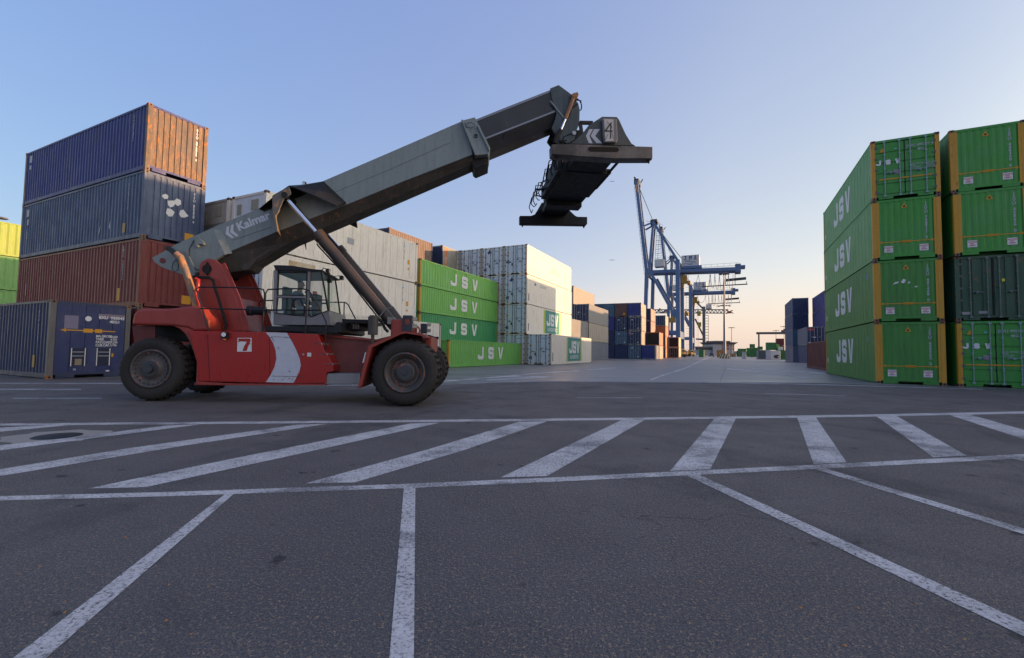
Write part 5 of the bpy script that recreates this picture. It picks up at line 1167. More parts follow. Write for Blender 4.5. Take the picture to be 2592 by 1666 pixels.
# rotator under the head
b = MB(); hc = q(*z4(1000, 600), 0); b.box((hc.x - .28, -.30, hc.z - .35), (hc.x + .30, .30, hc.z + .12)); b.cyl((hc.x + .02, 0, hc.z - .60), (hc.x + .02, 0, hc.z - .3), .42, n=28); b.build('rotator', ddark, mach, bevel=.02)
b = MB(); b.tube([q(*z4(*p), -.5) for p in ((945, 520), (905, 575), (890, 640))], .05, 8); b.build('hose', rubber, mach)

# spreader ----------------------------------------------------------
near_c = at_y(1524, 372, 10.07); far_c = at_y(1401, 545, 15.1)
SD = Vector((far_c.x - near_c.x, far_c.y - near_c.y, 0)); SLN = SD.length; SD.normalize()
sc = Vector(((near_c.x + far_c.x) / 2, (near_c.y + far_c.y) / 2, 0)); srz = math.atan2(SD.y, SD.x) - math.pi / 2
spr = bpy.data.objects.new('spreader', None); link(spr, mach)
Mw = Matrix.Translation(sc) @ Matrix.Rotation(srz, 4, 'Z'); Mm = Matrix.Translation(O_) @ Matrix.Rotation(TH, 4, 'Z')
spr.matrix_local = Mm.inverted() @ Mw
SX = Vector((SD.y, -SD.x, 0))
def sq(px, py, y):
    """picture point on the crosswise plane y of the spreader, in the spreader's frame"""
    P = on_plane(px, py, sc + SD * y, SD) - sc; return Vector((P.dot(SX), y, P.z))
YN, YF = -SLN / 2, SLN / 2
S4 = lambda pts, y: [sq(*z4(*p), y) for p in pts]
beam_m = paint((.020, .019, .019), rust=.45, dirt=.7, fade=.8, rough=.36, name='scraped_beam_paint', rustc=(.06, .03, .02), fadec=(.15, .145, .145))
sprm = paint((.010, .013, .015), rust=.2, dirt=.5, fade=.4, rough=.5, spec=.18, name='dark_spreader_paint', fadec=(.022, .028, .032))
def sslab(b, pts, y0, y1, zf=z4):
    P_ = [sq(*zf(*p), y0) for p in pts]; n = len(P_); F_ = [Vector((p.x, y1, p.z)) for p in P_]
    return b.add(P_ + F_, [list(range(n)), list(range(n, 2 * n))[::-1]] + [(i, (i + 1) % n, n + (i + 1) % n, n + i) for i in range(n)])
b = MB(); n_bm = S4([(862, 650), (1758, 670), (1758, 768), (1730, 790), (1400, 775), (860, 745)], YN)
sslab(b, [(862, 648), (1020, 645), (1758, 670), (1758, 775), (1400, 775), (865, 738)], YN, YN + .28); nb = b.build('end_beam', beam_m, spr, bevel=.015)
# slot in the near beam
sl_ = [(1190 + 14 * 0, 675), (1205, 670), (1440, 676), (1458, 690), (1458, 705), (1440, 718), (1205, 714), (1186, 700), (1184, 685)]
b = MB(); b.add(S4(sl_, YN - .004), [list(range(len(sl_)))]); b.build('slot', flat((.004, .004, .005), .9, name='dark_hole'), nb)
b = MB(); sslab(b, [(1035, 645), (1130, 560), (1190, 480), (1300, 410), (1312, 403), (1440, 406), (1460, 430), (1520, 560), (1570, 640), (1605, 662)], YN + .06, YN + .12); pl = b.build('end_plate', paint((.036, .048, .055), rust=.2, dirt=.55, fade=.35, rough=.4, name='plate_grey_paint', fadec=(.06, .08, .09)), spr, bevel=.008)
b = MB()
for dx in (0, 1): b.add(S4([(1166 + dx * 42, 575), (1196 + dx * 42, 515), (1228 + dx * 62 if dx else 1228, 515), (1196 + dx * 52, 575), (1225 + dx * 86, 640), (1192 + dx * 68, 638)], YN + .054), [list(range(6))])
b.build('logo', flat((.50, .52, .56), .5, name='pale_lettering'), pl)
b = MB(); sslab(b, [(1314, 415), (1440, 420), (1448, 610), (1436, 632), (1330, 630), (1320, 560)], YN - .04, YN + .06); lb = b.build('number_box', flat((.12, .13, .15), .4, name='grey_plastic'), spr, bevel=.012)
b = MB(); b.add(S4([(1326, 426), (1410, 428), (1414, 620), (1338, 622)], YN - .055), [(0, 1, 2, 3)]); b.build('panel', paint((.40, .41, .43), rust=.0, dirt=.9, fade=.2, name='cracked_white_plastic'), lb)
b = MB()
for p in ([(1385, 455), (1400, 455), (1340, 540), (1328, 530)], [(1330, 524), (1405, 526), (1405, 538), (1332, 538)], [(1382, 470), (1394, 470), (1390, 600), (1378, 600)]): b.add(S4(p, YN - .060), [(0, 1, 2, 3)])
for p in ([(1345, 440), (1349, 440), (1400, 500), (1396, 502)], [(1360, 560), (1364, 560), (1338, 612), (1334, 610)], [(1400, 545), (1412, 600), (1408, 602), (1397, 548)]): b.add(S4(p, YN - .060), [(0, 1, 2, 3)])
b.build('number', flat((.03, .035, .04), .6, name='black_tape'), lb)
# twist locks
for bx, by, yy in ((1722, 790, YN + .12), (905, 762, YN + .12), (603, 1362, YF), (1147, 1372, YF)):
    b = MB(); c = sq(*z4(bx, by), yy); b.box((c.x - .06, yy - .05, c.z), (c.x + .06, yy + .07, c.z + .10)); b.cyl((c.x, yy, c.z - .0), (c.x, yy, c.z - .08), .04, .015, n=10); b.build('twist_lock', ddark, spr)
# far end beam with its shoulders
b = MB(); sslab(b, [(580, 1282), (680, 1282), (712, 1270), (735, 1235), (775, 1165), (1040, 1165), (1020, 1232), (1070, 1280), (1092, 1290), (1178, 1292), (1178, 1355), (1165, 1365), (600, 1357), (580, 1352)], YF - .10, YF + .10); b.build('end_beam', sprm, spr, bevel=.01)
# telescoping beams (tapered steps towards the far end), built in the spreader's frame
cN = sq(*z4(1180, 770), YN + .3)
def zof(y): return None
zb = sq(*z4(1100, 1355), YF).z; zt = S4([(1100, 650)], YN)[0].z
xc = (sq(*z4(862, 700), YN).x + sq(*z4(1758, 700), YN).x) / 2
def xbox(x0, x1, y0, y1, z0, z1, name, mat): b = MB(); b.box((x0, y0, z0), (x1, y1, z1)); return b.build(name, mat, spr, bevel=.012)
hz = zt - zb
xbox(xc - .52, xc + .42, YN + .28, -.9, zb + .22, zt + .10, 'telescopic_beam', sprm)
xbox(xc - .62, xc + .52, -1.3, 1.3, zb + .20, zt + .20, 'main_beam', sprm)
xbox(xc - .46, xc + .36, 1.3, YF - .1, zb + .22, zt + .06, 'telescopic_beam', sprm)
xbox(xc - .60, xc + .50, .9, 1.3, zb + .05, zb + .2, 'guide_shoe', ddark)
xbox(xc + .52, xc + .78, -.9, 1.1, zb + .42, zb + .52, 'side_tray', sprm)
b = MB(); b.cyl((xc + .62, YN + .3, zb + .30), (xc + .62, -1.2, zb + .30), .035, n=12); b.cyl((xc + .62, -1.2, zb + .3), (xc + .62, -.1, zb + .3), .06, n=12); b.build('extension_cylinder', ddark, spr)
b = MB(); b.bar((xc - .5, YN + .3, zb + .25), (xc - .2, -1.3, zb + .28), .05); b.box((xc - .75, -1.2, zb + .25), (xc - .62, 1.0, zb + .55)); b.box((xc - .74, -.6, zb + .55), (xc - .62, .4, zb + .75)); b.build('hydraulic_manifold', ddark, spr)
random.seed(3); b = MB()
for k in range(13):
    x0 = xc - .70 - random.random() * .10; ys = -2.2 + k * .34
    b.tube([(x0 + .1, ys, zb + .75), (x0 - .08, ys + .15, zb + .62 + random.random() * .2), (x0 - .12, ys + .4, zb + .4), (x0 + .02, ys + .75, zb + .3 + random.random() * .15), (x0 + .1, ys + .95, zb + .5)], .016, 6)
for k in range(3): b.tube([(xc - .2 + k * .12, YN + .5, zt + .2), (xc - .1 + k * .12, YN + .45, zt + .5 - k * .06), (xc + .08 + k * .1, YN + .4, zt + .52 - k * .05), (xc + .2 + k * .06, YN + .35, zt + .35)], .014, 6)
b.tube([(xc - .75, .2, zb + .3), (xc - 1.05, .3, zb + .28), (xc - 1.02, .32, zb + .12), (xc - .7, .45, zb + .1)], .02, 6); b.tube([(xc - .72, .6, zb + .4), (xc - 1.0, .65, zb + .42)], .03, 6)
b.build('hose', rubber, spr)
xbox(xc - .5, xc + .3, -1.0, 1.0, zt + .2, zt + .42, 'slewing_frame', ddark)
b = MB(); P_ = S4([(1110, 452), (1225, 456), (1225, 470), (1120, 470)], YN + .5); b.bar(S4([(1110, 458)], YN + .5)[0], S4([(1225, 460)], YN + .5)[0], .07); b.bar(S4([(1115, 458)], YN + .5)[0], S4([(1140, 640)], YN + .5)[0], .07); b.build('yoke', ddark, spr)

# driver ------------------------------------------------------------
def skin_figure(name, joints, edges, mat, parent=None, sub=2):
    me = bpy.data.meshes.new(name); me.from_pydata([j[0] for j in joints], edges, [])
    o = link(bpy.data.objects.new(name, me), parent); me.materials.append(mat)
    sk = o.modifiers.new('skin', 'SKIN'); sk.use_smooth_shade = True
    for i, j in enumerate(joints): me.skin_vertices[0].data[i].radius = (j[1], j[2] if len(j) > 2 else j[1])
    me.skin_vertices[0].data[0].use_root = True
    ss = o.modifiers.new('sub', 'SUBSURF'); ss.levels = sub; ss.render_levels = sub
    return o
Hd = q(*z5(925, 580), 0.0)                       # head centre in the machine's frame
def pj(x, y, z, r, r2=None): return ((Hd.x + x, Hd.y + y, Hd.z + z), r) + ((r2,) if r2 else ())
skin_m = flat((.36, .20, .14), .5, name='skin')
J = [pj(-.12, 0, -.62, .12, .15), pj(-.10, 0, -.42, .11, .15), pj(-.07, 0, -.24, .10, .17), pj(-.03, 0, -.13, .05), pj(0, 0, -.04, .075), pj(.01, 0, .06, .085), pj(.0, 0, .10, .06)]
E_ = [(0, 1), (1, 2), (2, 3), (3, 4), (4, 5), (5, 6)]
def limb(start, pts):
    i = start
    for p in pts: J.append(p); E_.append((i, len(J) - 1)); i = len(J) - 1
    return i
for s in (-1, 1):
    i = limb(2, [pj(-.06, s * .18, -.22, .055), pj(.04, s * .23, -.44, .042), pj(.26, s * .17, -.46, .032), pj(.33, s * .15, -.44, .026, .036)])
    for k in range(4): limb(i, [pj(.37, s * (.12 + .018 * k), -.43, .009), pj(.395 - .004 * abs(k - 1.5), s * (.12 + .018 * k), -.455, .008)])
    limb(i, [pj(.345, s * .11, -.425, .010), pj(.375, s * .105, -.44, .009)])
    limb(0, [pj(.02, s * .10, -.64, .08), pj(.30, s * .13, -.60, .062), pj(.36, s * .13, -.95, .045), pj(.48, s * .13, -.99, .035)])
driver = skin_figure('person', J, E_, skin_m)
driver.matrix_local = Mm
tag(driver, 'driver in blue jacket seated inside the cab of the reach stacker, hands on the wheel', 'person')
J2 = [J[i] for i in (0, 1, 2, 3)]; E2_ = [(0, 1), (1, 2), (2, 3)]
J2 = [(p[0], p[1] + .012) + tuple(v + .012 for v in p[2:]) for p in J2]
for s in (-1, 1):
    b0 = len(J2); J2 += [pj(-.06, s * .18, -.22, .07), pj(.04, s * .23, -.44, .056), pj(.24, s * .175, -.46, .044)]; E2_ += [(2, b0), (b0, b0 + 1), (b0 + 1, b0 + 2)]
skin_figure('jacket', J2, E2_, flat((.05, .08, .16), .8, name='blue_cloth'), driver)
J3 = [(J[0][0], .135, .165)]; E3_ = []
for s in (-1, 1):
    b0 = len(J3); J3 += [pj(.02, s * .10, -.64, .092), pj(.30, s * .13, -.60, .074), pj(.36, s * .13, -.92, .056)]; E3_ += [(0, b0), (b0, b0 + 1), (b0 + 1, b0 + 2)]
skin_figure('trousers', J3, E3_, flat((.16, .22, .32), .85, name='denim'), driver)
skin_figure('hair', [pj(-.035, 0, .03, .075), pj(-.02, 0, .10, .085), pj(.03, 0, .125, .06)], [(0, 1), (1, 2)], flat((.02, .015, .012), .8, name='dark_hair'), driver)
b = MB(); b.prism([(Hd.x + .075, Hd.z - .01), (Hd.x + .115, Hd.z - .005), (Hd.x + .08, Hd.z + .04)], -.012, .012)
for s in (-1, 1): b.cyl((Hd.x, s * .078, Hd.z), (Hd.x, s * .095, Hd.z), .025, n=8)
b.box((Hd.x + .078, -.022, Hd.z - .045), (Hd.x + .084, .022, Hd.z - .038)); b.build('face_features', skin_m, driver)
# ------------------------------------------------------------------ quay cranes
cblue = paint((.085, .15, .29), rust=.06, dirt=.3, fade=.25, rough=.45, name='blue_crane_paint', fadec=(.13, .20, .36))
cdark = flat((.05, .055, .065), .6, name='dark_machinery')
cyel = paint((.36, .22, .04), rust=.3, dirt=.6, name='dull_yellow_paint')
cwht = paint((.52, .53, .52), rust=.05, dirt=.2, name='white_house_paint')
lgrey = flat((.17, .18, .19), .5, name='light_grey_steel')
GD = -VV                                           # landward across the aisle
def z6(x, y): return 1560 + x / 2.9607, 430 + y / 2.9607
def z7(x, y): return 1700 + x / 7.4875, 800 + y / 7.4875
def z8(x, y): return 1700 + x / 4.53, 560 + y / 4.53
def crane(label, base, F, k_, lattice=False, mats=(cblue,)):
    """base: world point; F maps picture points to (g, z) on the plane through the base; k_ scales member sizes"""
    t = empty('quay_crane', label, 'crane', base, math.atan2(GD.y, GD.x), 'quay cranes along the water'); return t
def crane_plane(base):
    def f(x, y, qy=0.0, zf=z6):
        P = on_plane(*zf(x, y), base + UU * qy, UU) - base
        return Vector((P.dot(GD), qy, P.z))
    return f
def big_crane(label, D, ref, pts, k_, zf):
    base = at_y(*zf(*ref), D); base = Vector((base.x, base.y, 0)); f0 = crane_plane(base)
    f = lambda x, y, qy=0.0: f0(x, y, qy, zf)
    t = crane(label, base, f, k_)
    HW = 9.0 * k_                                   # half spread of the legs along the quay
    def pr(n_): return pts[n_]
    def beam(name, a, c, w_, h_, qs=(0,), mat=cblue, par=t):
        for qy in qs:
            b = MB(); b.bar(f(*a, 0) + Vector((0, qy, 0)), f(*c, 0) + Vector((0, qy, 0)), w_, h_, up=(0, 1, 0)); o_ = b.build(name, mat, par)
        return o_
    S2 = (-HW, HW)
    g0 = f(*pr('wl_b')); g0.z = .6
    for qy in S2:                                   # legs
        for nm, w_ in (('wl', 1.5), ('ll', 1.7)):
            a = f(*pr(nm + '_b')); a.z = 1.2; c = f(*pr(nm + '_t')); b = MB(); b.bar(a + Vector((0, qy, 0)), c + Vector((0, qy, 0)), w_ * k_, w_ * k_, up=(0, 1, 0)); b.build('leg', cblue, t)
            b = MB(); b.box((a.x - 1.0 * k_, qy - 3.5 * k_, .2), (a.x + 1.0 * k_, qy + 3.5 * k_, 1.5)); b.build('bogie', cyel, t)
        b = MB(); a = f(*pr('br_a')); c = f(*pr('br_b')); b.bar(a + Vector((0, qy, 0)), c + Vector((0, qy, 0)), 1.1 * k_, 1.1 * k_, up=(0, 1, 0)); b.build('brace', cblue, t)
    for nm in ('wl', 'll'):
        a = f(*pr(nm + '_t')); b = MB(); b.bar(a + Vector((0, -HW, -1)), a + Vector((0, HW, -1)), 1.2 * k_, 1.6 * k_); b.build('cross_tie', cblue, t)
        a = f(*pr(nm + '_b')); b = MB(); b.bar(Vector((a.x, -HW, 9 * k_)), Vector((a.x, HW, 9 * k_)), 1.3 * k_, 3.0 * k_); b.build('portal_beam', cblue, t)
    a = f(*pr('wl_b')); c = f(*pr('ll_b'))
    for qy in S2: b = MB(); b.bar(Vector((a.x, qy, 10 * k_)), Vector((c.x, qy, 10 * k_)), 1.2 * k_, 2.0 * k_, up=(0, 1, 0)); b.build('sill_beam', cblue, t)
    for qy in (-2.6 * k_, 2.6 * k_):                # main girder
        b = MB(); b.bar(f(*pr('gl')) + Vector((0, qy, 0)), f(*pr('gr')) + Vector((0, qy, 0)), 1.3 * k_, 2.4 * k_, up=(0, 1, 0)); b.build('girder', cblue, t)
        b = MB(); b.bar(f(*pr('bh')) + Vector((0, qy, 0)), f(*pr('bt')) + Vector((0, qy, 0)), 1.3 * k_, 1.9 * k_, up=(0, 1, 0)); b.build('raised_boom', cblue, t)
    for i in range(7):
        p = f(*pr('bh')).lerp(f(*pr('bt')), (i + .5) / 7); b = MB(); b.bar(p + Vector((0, -2.6 * k_, 0)), p + Vector((0, 2.6 * k_, 0)), .5 * k_); b.build('boom_tie', cblue, t)
    # ladder and walkway along the boom
    b = MB(); A = f(*pr('bh')); Bt = f(*pr('bt')); dd = (Bt - A).normalized(); nn = Vector((-dd.z, 0, dd.x)) * 1.5 * k_
    if nn.x > 0: nn = -nn
    b.bar(A + nn, Bt + nn, .12); 
    for i in range(24): p = A.lerp(Bt, i / 23); b.bar(p, p + nn, .10)
    b.build('boom_walkway', cdark, t)
    b = MB(); b.bar(f(*pr('bt')) + Vector((0, -3 * k_, 0)), f(*pr('bt')) + Vector((0, 3 * k_, 0)), 2.0 * k_); p = f(*pr('bt')); b.bar(p, p + dd * 3 * k_ + Vector((-1.0 * k_, 0, 0)), .7 * k_); b.bar(p + Vector((1.5 * k_, 0, 0)), p + dd * 1.4 * k_ + Vector((2.5 * k_, 0, 0)), .4 * k_); b.build('boom_tip', cdark, t)
    b = MB(); p1 = A.lerp(Bt, .86); b.bar(p1 - Vector((0, 3.3 * k_, 0)), p1 + dd * 3.5 * k_ - Vector((0, 3.3 * k_, 0)), .2, 1.95 * k_, up=(0, 1, 0)); b.build('hazard_band', cyel, t)
    # apex frame
    for qy in (-3.2 * k_, 3.2 * k_):
        for a_, c_, w_ in (('wl_t', 'ap', 1.0), ('ap', 'll_t', 1.0), ('ap', 'mid', .7)):
            b = MB(); b.bar(f(*pr(a_)) + Vector((0, qy, 0)), f(*pr(c_)) + Vector((0, qy * .6, 0)), w_ * k_, w_ * k_, up=(0, 1, 0)); b.build('apex_leg', cblue, t)
        b = MB(); b.bar(f(*pr('st_a')) + Vector((0, qy, 0)), f(*pr('ap')) + Vector((0, qy * .6, 0)), .6 * k_); b.build('strut', cblue, t)
    b = MB(); p = f(*pr('ap')); b.bar(p + Vector((-1.5 * k_, 0, 0)), p + Vector((1.5 * k_, 0, .3)), 1.2 * k_, 1.8 * k_); b.box((p.x - 1.2 * k_, -2.5 * k_, p.z + .2), (p.x + 1.6 * k_, 2.5 * k_, p.z + 1.2 * k_)); b.build('sheave_platform', cdark, t)
    for qy in (-2 * k_, 2 * k_):
        for a_, c_ in (('bt', 'ap'), ('st_b', 'ap'), ('ap', 'hs')):
            b = MB(); b.cyl(f(*pr(a_)) + Vector((0, qy, 0)), f(*pr(c_)) + Vector((0, qy * .6, 0)), .09, n=5); b.build('stay_rope', lgrey, t)
    # stairs between boom and apex
    b = MB(); p0 = f(*pr('mid')); p1 = f(*pr('ap'))
    for i in range(9):
        p = p0.lerp(p1, i / 9) + Vector((1.5 * k_, 0, 0)); b.bar(p + Vector((0, -.6, 0)), p + Vector((2.2 * k_, -.6, 0)), .18); b.bar(p + Vector((0, -.6, 1.1)), p + Vector((2.2 * k_, -.6, 1.1)), .08); b.bar(p + Vector((2.2 * k_, -.6, 0)), p + Vector((2.2 * k_, -.6, 1.1)), .08); b.bar(p + Vector((0, -.6, 0)), p + Vector((0, -.6, 1.1)), .08)
    b.bar(p0 + Vector((2.6 * k_, -.6, 0)), p1 + Vector((2.6 * k_, -.6, 0)), .14); b.bar(p0 + Vector((1.5 * k_, -.6, 0)), p1 + Vector((1.5 * k_, -.6, 0)), .14); b.build('stairs', lgrey, t)
    # machinery house
    h0, h1 = f(*pr('hl')), f(*pr('hr')); b = MB(); b.box((h0.x, -3.4 * k_, h0.z), (h1.x, 3.4 * k_, h1.z)); hs = b.build('machinery_house', cwht, t)
    zb_, zt_ = min(h0.z, h1.z), max(h0.z, h1.z); cx = (h0.x + h1.x) / 2; ww = abs(h1.x - h0.x); hh = zt_ - zb_
    sm = text('T  M  S', hh * .34, hh * .018); o = inst('lettering', sm, flat((.02, .07, .22), .5, name='blue_lettering'), hs, (cx, -3.4 * k_ - .02, zb_ + hh * .80))
    b = MB(); yy = -3.4 * k_ - .03
    for i in (-1, 0, 1): b.box((cx + i * ww * .29 - ww * .075, yy - .01, zb_ + hh * .60), (cx + i * ww * .29 + ww * .075, yy, zb_ + hh * .66))
    b.box((cx - ww * .36, yy - .01, zb_ + hh * .53), (cx + ww * .36, yy, zb_ + hh * .55)); b.box((cx - ww * .36, yy - .01, zb_ + hh * .24), (cx + ww * .36, yy, zb_ + hh * .26)); b.box((cx - ww * .15, yy - .01, zb_ + hh * .13), (cx + ww * .15, yy, zb_ + hh * .17))
    W_ = [Vector((cx + ww * (-.30 + .6 * i / 8), yy, zb_ + hh * (.40 + .05 * math.sin(i * .8)))) for i in range(9)]
    for i in range(8): b.bar(W_[i], W_[i + 1], hh * .05, .02, up=(0, 1, 0))
    b.build('logo', flat((.02, .07, .22), .5, name='blue_lettering'), hs)
    b = MB(); b.box((h0.x - .5, -3.8 * k_, zb_ - 1.0 * k_), (h1.x + 1.0, 3.8 * k_, zb_)); b.build('house_deck', cblue, t)
    # girder railing
    b = MB(); A = f(*pr('hr')); A.z = zb_; G = f(*pr('gr')) + Vector((0, 0, 1.2 * k_)); b.bar(Vector((A.x, -3.6 * k_, G.z + 1.2)), Vector((G.x + 1, -3.6 * k_, G.z + 1.2)), .08); b.bar(Vector((A.x, -3.6 * k_, G.z + .1)), Vector((G.x + 1, -3.6 * k_, G.z + .1)), .12)
    n_ = int((G.x - A.x) / 2.2)
    for i in range(n_ + 1): x = A.x + (G.x - A.x) * i / n_; b.bar(Vector((x, -3.6 * k_, G.z)), Vector((x, -3.6 * k_, G.z + 1.2)), .07)
    b.build('railing', lgrey, t)
    # end carriage of the girder with hanging platform
    G = f(*pr('gr')); b = MB(); b.box((G.x - .5 * k_, -3.5 * k_, G.z - 1.2 * k_), (G.x + 1.6 * k_, 3.5 * k_, G.z + 2.0 * k_)); b.box((G.x + 1.6 * k_, -2 * k_, G.z + .5), (G.x + 3.2 * k_, 2 * k_, G.z + 1.6 * k_)); b.build('girder_end', cblue, t)
    b = MB(); b.bar(Vector((G.x - 13 * k_, 0, G.z - 6.2 * k_)), Vector((G.x + 4 * k_, 0, G.z - 6.0 * k_)), .9 * k_, .35 * k_); b.bar(Vector((G.x - 4 * k_, 0, G.z - 4 * k_)), Vector((G.x + 3.5 * k_, 0, G.z - 3.6 * k_)), 1.6 * k_, .9 * k_)
    for dx in (-12.5, -10, -4, -.5, 3.6): b.bar(Vector((G.x + dx * k_, 0, G.z - 6.2 * k_)), Vector((G.x + dx * k_, 0, G.z - (1.2 if -11 < dx < 1 else 4.8) * k_)), .22 * k_)
    b.build('cable_platform', cdark, t)
    A = f(*pr('ll_t')) + Vector((3 * k_, 0, 0)); zt2 = G.z - 1.6 * k_; b = MB(); x = A.x; i = 0; random.seed(5)
    while x < G.x - 1.5 * k_:                       # festoon loops
        w_ = (4.6 if x < G.x - 14 * k_ else 1.7) * k_; dp = (4.2 + 3.2 * abs(math.sin(i * 1.3))) * k_
        b.tube([Vector((x + w_ * (s_ / 8), -3 * k_, zt2 - dp * (1 - abs(s_ / 4 - 1) ** 2.6))) for s_ in range(9)], .10 * k_, 4); x += w_; i += 1
    b.build('festoon_cable', flat((.30, .30, .30), .6, name='pale_cable'), t)
    # trolley, cabin and spreader
    c = f(*pr('cab')); b = MB(); b.box((c.x - 1.2 * k_, -1.6 * k_, c.z - 1.4 * k_), (c.x + 1.2 * k_, 1.6 * k_, c.z + 2.0 * k_)); b.box((c.x + 1.2 * k_, -1.1 * k_, c.z - 2.2 * k_), (c.x + 2.4 * k_, 1.1 * k_, c.z - .4)); b.box((c.x - .9 * k_, -1.2, c.z - 3.4 * k_), (c.x - .2, 1.2, c.z - 1.4 * k_)); b.build('trolley_cabin', cyel, t, bevel=.1)
    c = f(*pr('sp')); b = MB(); b.box((c.x - 1.3 * k_, -2 * k_, c.z - .9 * k_), (c.x + 1.3 * k_, 2 * k_, c.z + .9 * k_)); b.box((c.x - .7 * k_, -1 * k_, c.z + .9 * k_), (c.x + .6 * k_, 1 * k_, c.z + 1.8 * k_)); b.bar(Vector((c.x, 0, c.z)), Vector((c.x, 0, f(*pr('gl')).z)), .15); b.build('crane_spreader', cyel, t, bevel=.2)
    c = f(*pr('ec')); b = MB(); b.box((c.x - 1.9 * k_, -HW * .55, c.z - 1.6 * k_), (c.x + 1.9 * k_, -HW * .55 + 4 * k_, c.z + 1.6 * k_)); b.build('electrical_cabin', cwht if zf is z6 else lgrey, t)
    b = MB(); c = f(*pr('ll_t'))
    L0 = f(*pr('ll_b')); n_ = 16
    for i in range(n_):
        z = 3 + (c.z - 3) * i / n_; xx = L0.x + (c.x - L0.x) * z / c.z + 1.6 * k_; b.bar(Vector((xx, HW - 1, z)), Vector((xx + 1.3 * k_, HW - 1, z)), .10); b.bar(Vector((xx, HW - 1, z + 1.1)), Vector((xx + 1.3 * k_, HW - 1, z + 1.1)), .07)
    b.bar(Vector((L0.x + 2.9 * k_, HW - 1, 2)), Vector((c.x + 2.9 * k_, HW - 1, c.z)), .1); b.build('leg_ladder', lgrey, t)
    return t
P1 = dict(wl_b=(238, 1330), wl_t=(254, 780), ll_b=(481, 1330), ll_t=(476, 705), br_a=(282, 795), br_b=(462, 1118), gl=(240, 775), gr=(900, 752), bh=(236, 780), bt=(158, 100), ap=(283, 402), mid=(264, 700), st_a=(212, 436), st_b=(228, 392),
          hs=(492, 668), hl=(494, 735), hr=(624, 646), cab=(512, 828), sp=(425, 1128), ec=(332, 712))
P2 = dict(wl_b=(400, 1330), wl_t=(408, 930), ll_b=(568, 1340), ll_t=(566, 884), br_a=(430, 945), br_b=(556, 1180), gl=(395, 935), gr=(868, 918), bh=(392, 938), bt=(338, 450), ap=(418, 662), mid=(414, 880), st_a=(376, 700), st_b=(384, 660),
          hs=(578, 878), hl=(582, 905), hr=(674, 845), cab=(592, 980), sp=(524, 1082), ec=(452, 890))
big_crane('nearer large blue quay crane with raised boom and white house reading TMS', 196, (345, 1370), P1, 1.0, z6)
big_crane('farther blue quay crane with smaller white TMS house, behind the large one', 262, (480, 1370), P2, .98, z6)
# lattice crane far behind
D3 = 400; base = at_y(*z8(370, 1500), D3); base = Vector((base.x, base.y, 0)); f3 = crane_plane(base); F3 = lambda x, y, qy=0.0: f3(x, y, qy, z8)
t3 = empty('lattice_crane', 'distant grey quay crane with lattice girder and small white house, beyond both blue ones', 'crane', base, math.atan2(GD.y, GD.x), 'quay cranes along the water')
def lattice(b, a, c, h_, n_, w_):
    d = c - a; up = Vector((0, 0, h_))
    b.bar(a, c, w_); b.bar(a + up, c + up, w_)
    for i in range(n_): p = a + d * (i / n_); r_ = a + d * ((i + 1) / n_); m_ = (p + r_) / 2; b.bar(p, m_ + up, w_ * .7); b.bar(m_ + up, r_, w_ * .7)
gst = flat((.11, .12, .14), .6, name='grey_crane_steel')
b = MB(); a = F3(-350, 1052); c = F3(650, 1055); lattice(b, a, c, F3(650, 1015).z - c.z, 26, .8); b.build('lattice_girder', gst, t3)
for x in (372,):
    for qy in (-7, 7): b = MB(); p = F3(x, 1480, qy); p.z = 0; b.bar(p, F3(x - 2, 980, qy), 2.4); b.build('leg', gst, t3)
b = MB(); p = F3(100, 1480); p.z = 0; b.bar(p, F3(100, 1050), 2.4); b.build('leg', gst, t3)
for a_, c_ in (((285, 930), (366, 1010)), ((270, 1120), (362, 1310)), ((280, 1352), (366, 1356)), ((-120, 1052), (110, 960)), ((-150, 1040), (-130, 1000))): b = MB(); b.bar(F3(*a_), F3(*c_), 1.4); b.build('brace', gst, t3)
b = MB(); h0 = F3(395, 1005); h1 = F3(462, 958); b.box((h0.x, -4, h0.z), (h1.x, 4, h1.z)); b.build('machinery_house', cwht, t3)
b = MB(); c = F3(665, 1045); b.bar(c + Vector((-3, 0, -1)), c + Vector((2.4, 0, 1.6)), .9); b.bar(c + Vector((-2, 0, 1.6)), c + Vector((3, 0, -1)), .7); b.box((c.x - .9, -1, c.z - .9), (c.x + 1.3, 1, c.z + .9)); b.build('girder_end', flat((.28, .06, .05), .6, name='faded_red_paint'), t3)
b = MB(); a = F3(394, 1080); c = F3(394, 1440); n_ = 11
for i in range(n_ + 1): p = a.lerp(c, i / n_); b.bar(p + Vector((-2, 0, 0)), p + Vector((2, 0, 0)), .4)
b.bar(a + Vector((-2, 0, 0)), c + Vector((-2, 0, 0)), .35); b.bar(a + Vector((2, 0, 0)), c + Vector((2, 0, 0)), .35); b.build('ladder_tower', gst, t3)
for x, y in ((322, 1185), (315, 1060)): b = MB(); c = F3(x, y); b.box((c.x - 1.5, -2, c.z - 2), (c.x + 1.5, 2, c.z + 2)); b.build('trolley', flat((.35, .30, .06), .6, name='dull_yellow_paint'), t3, bevel=.5)

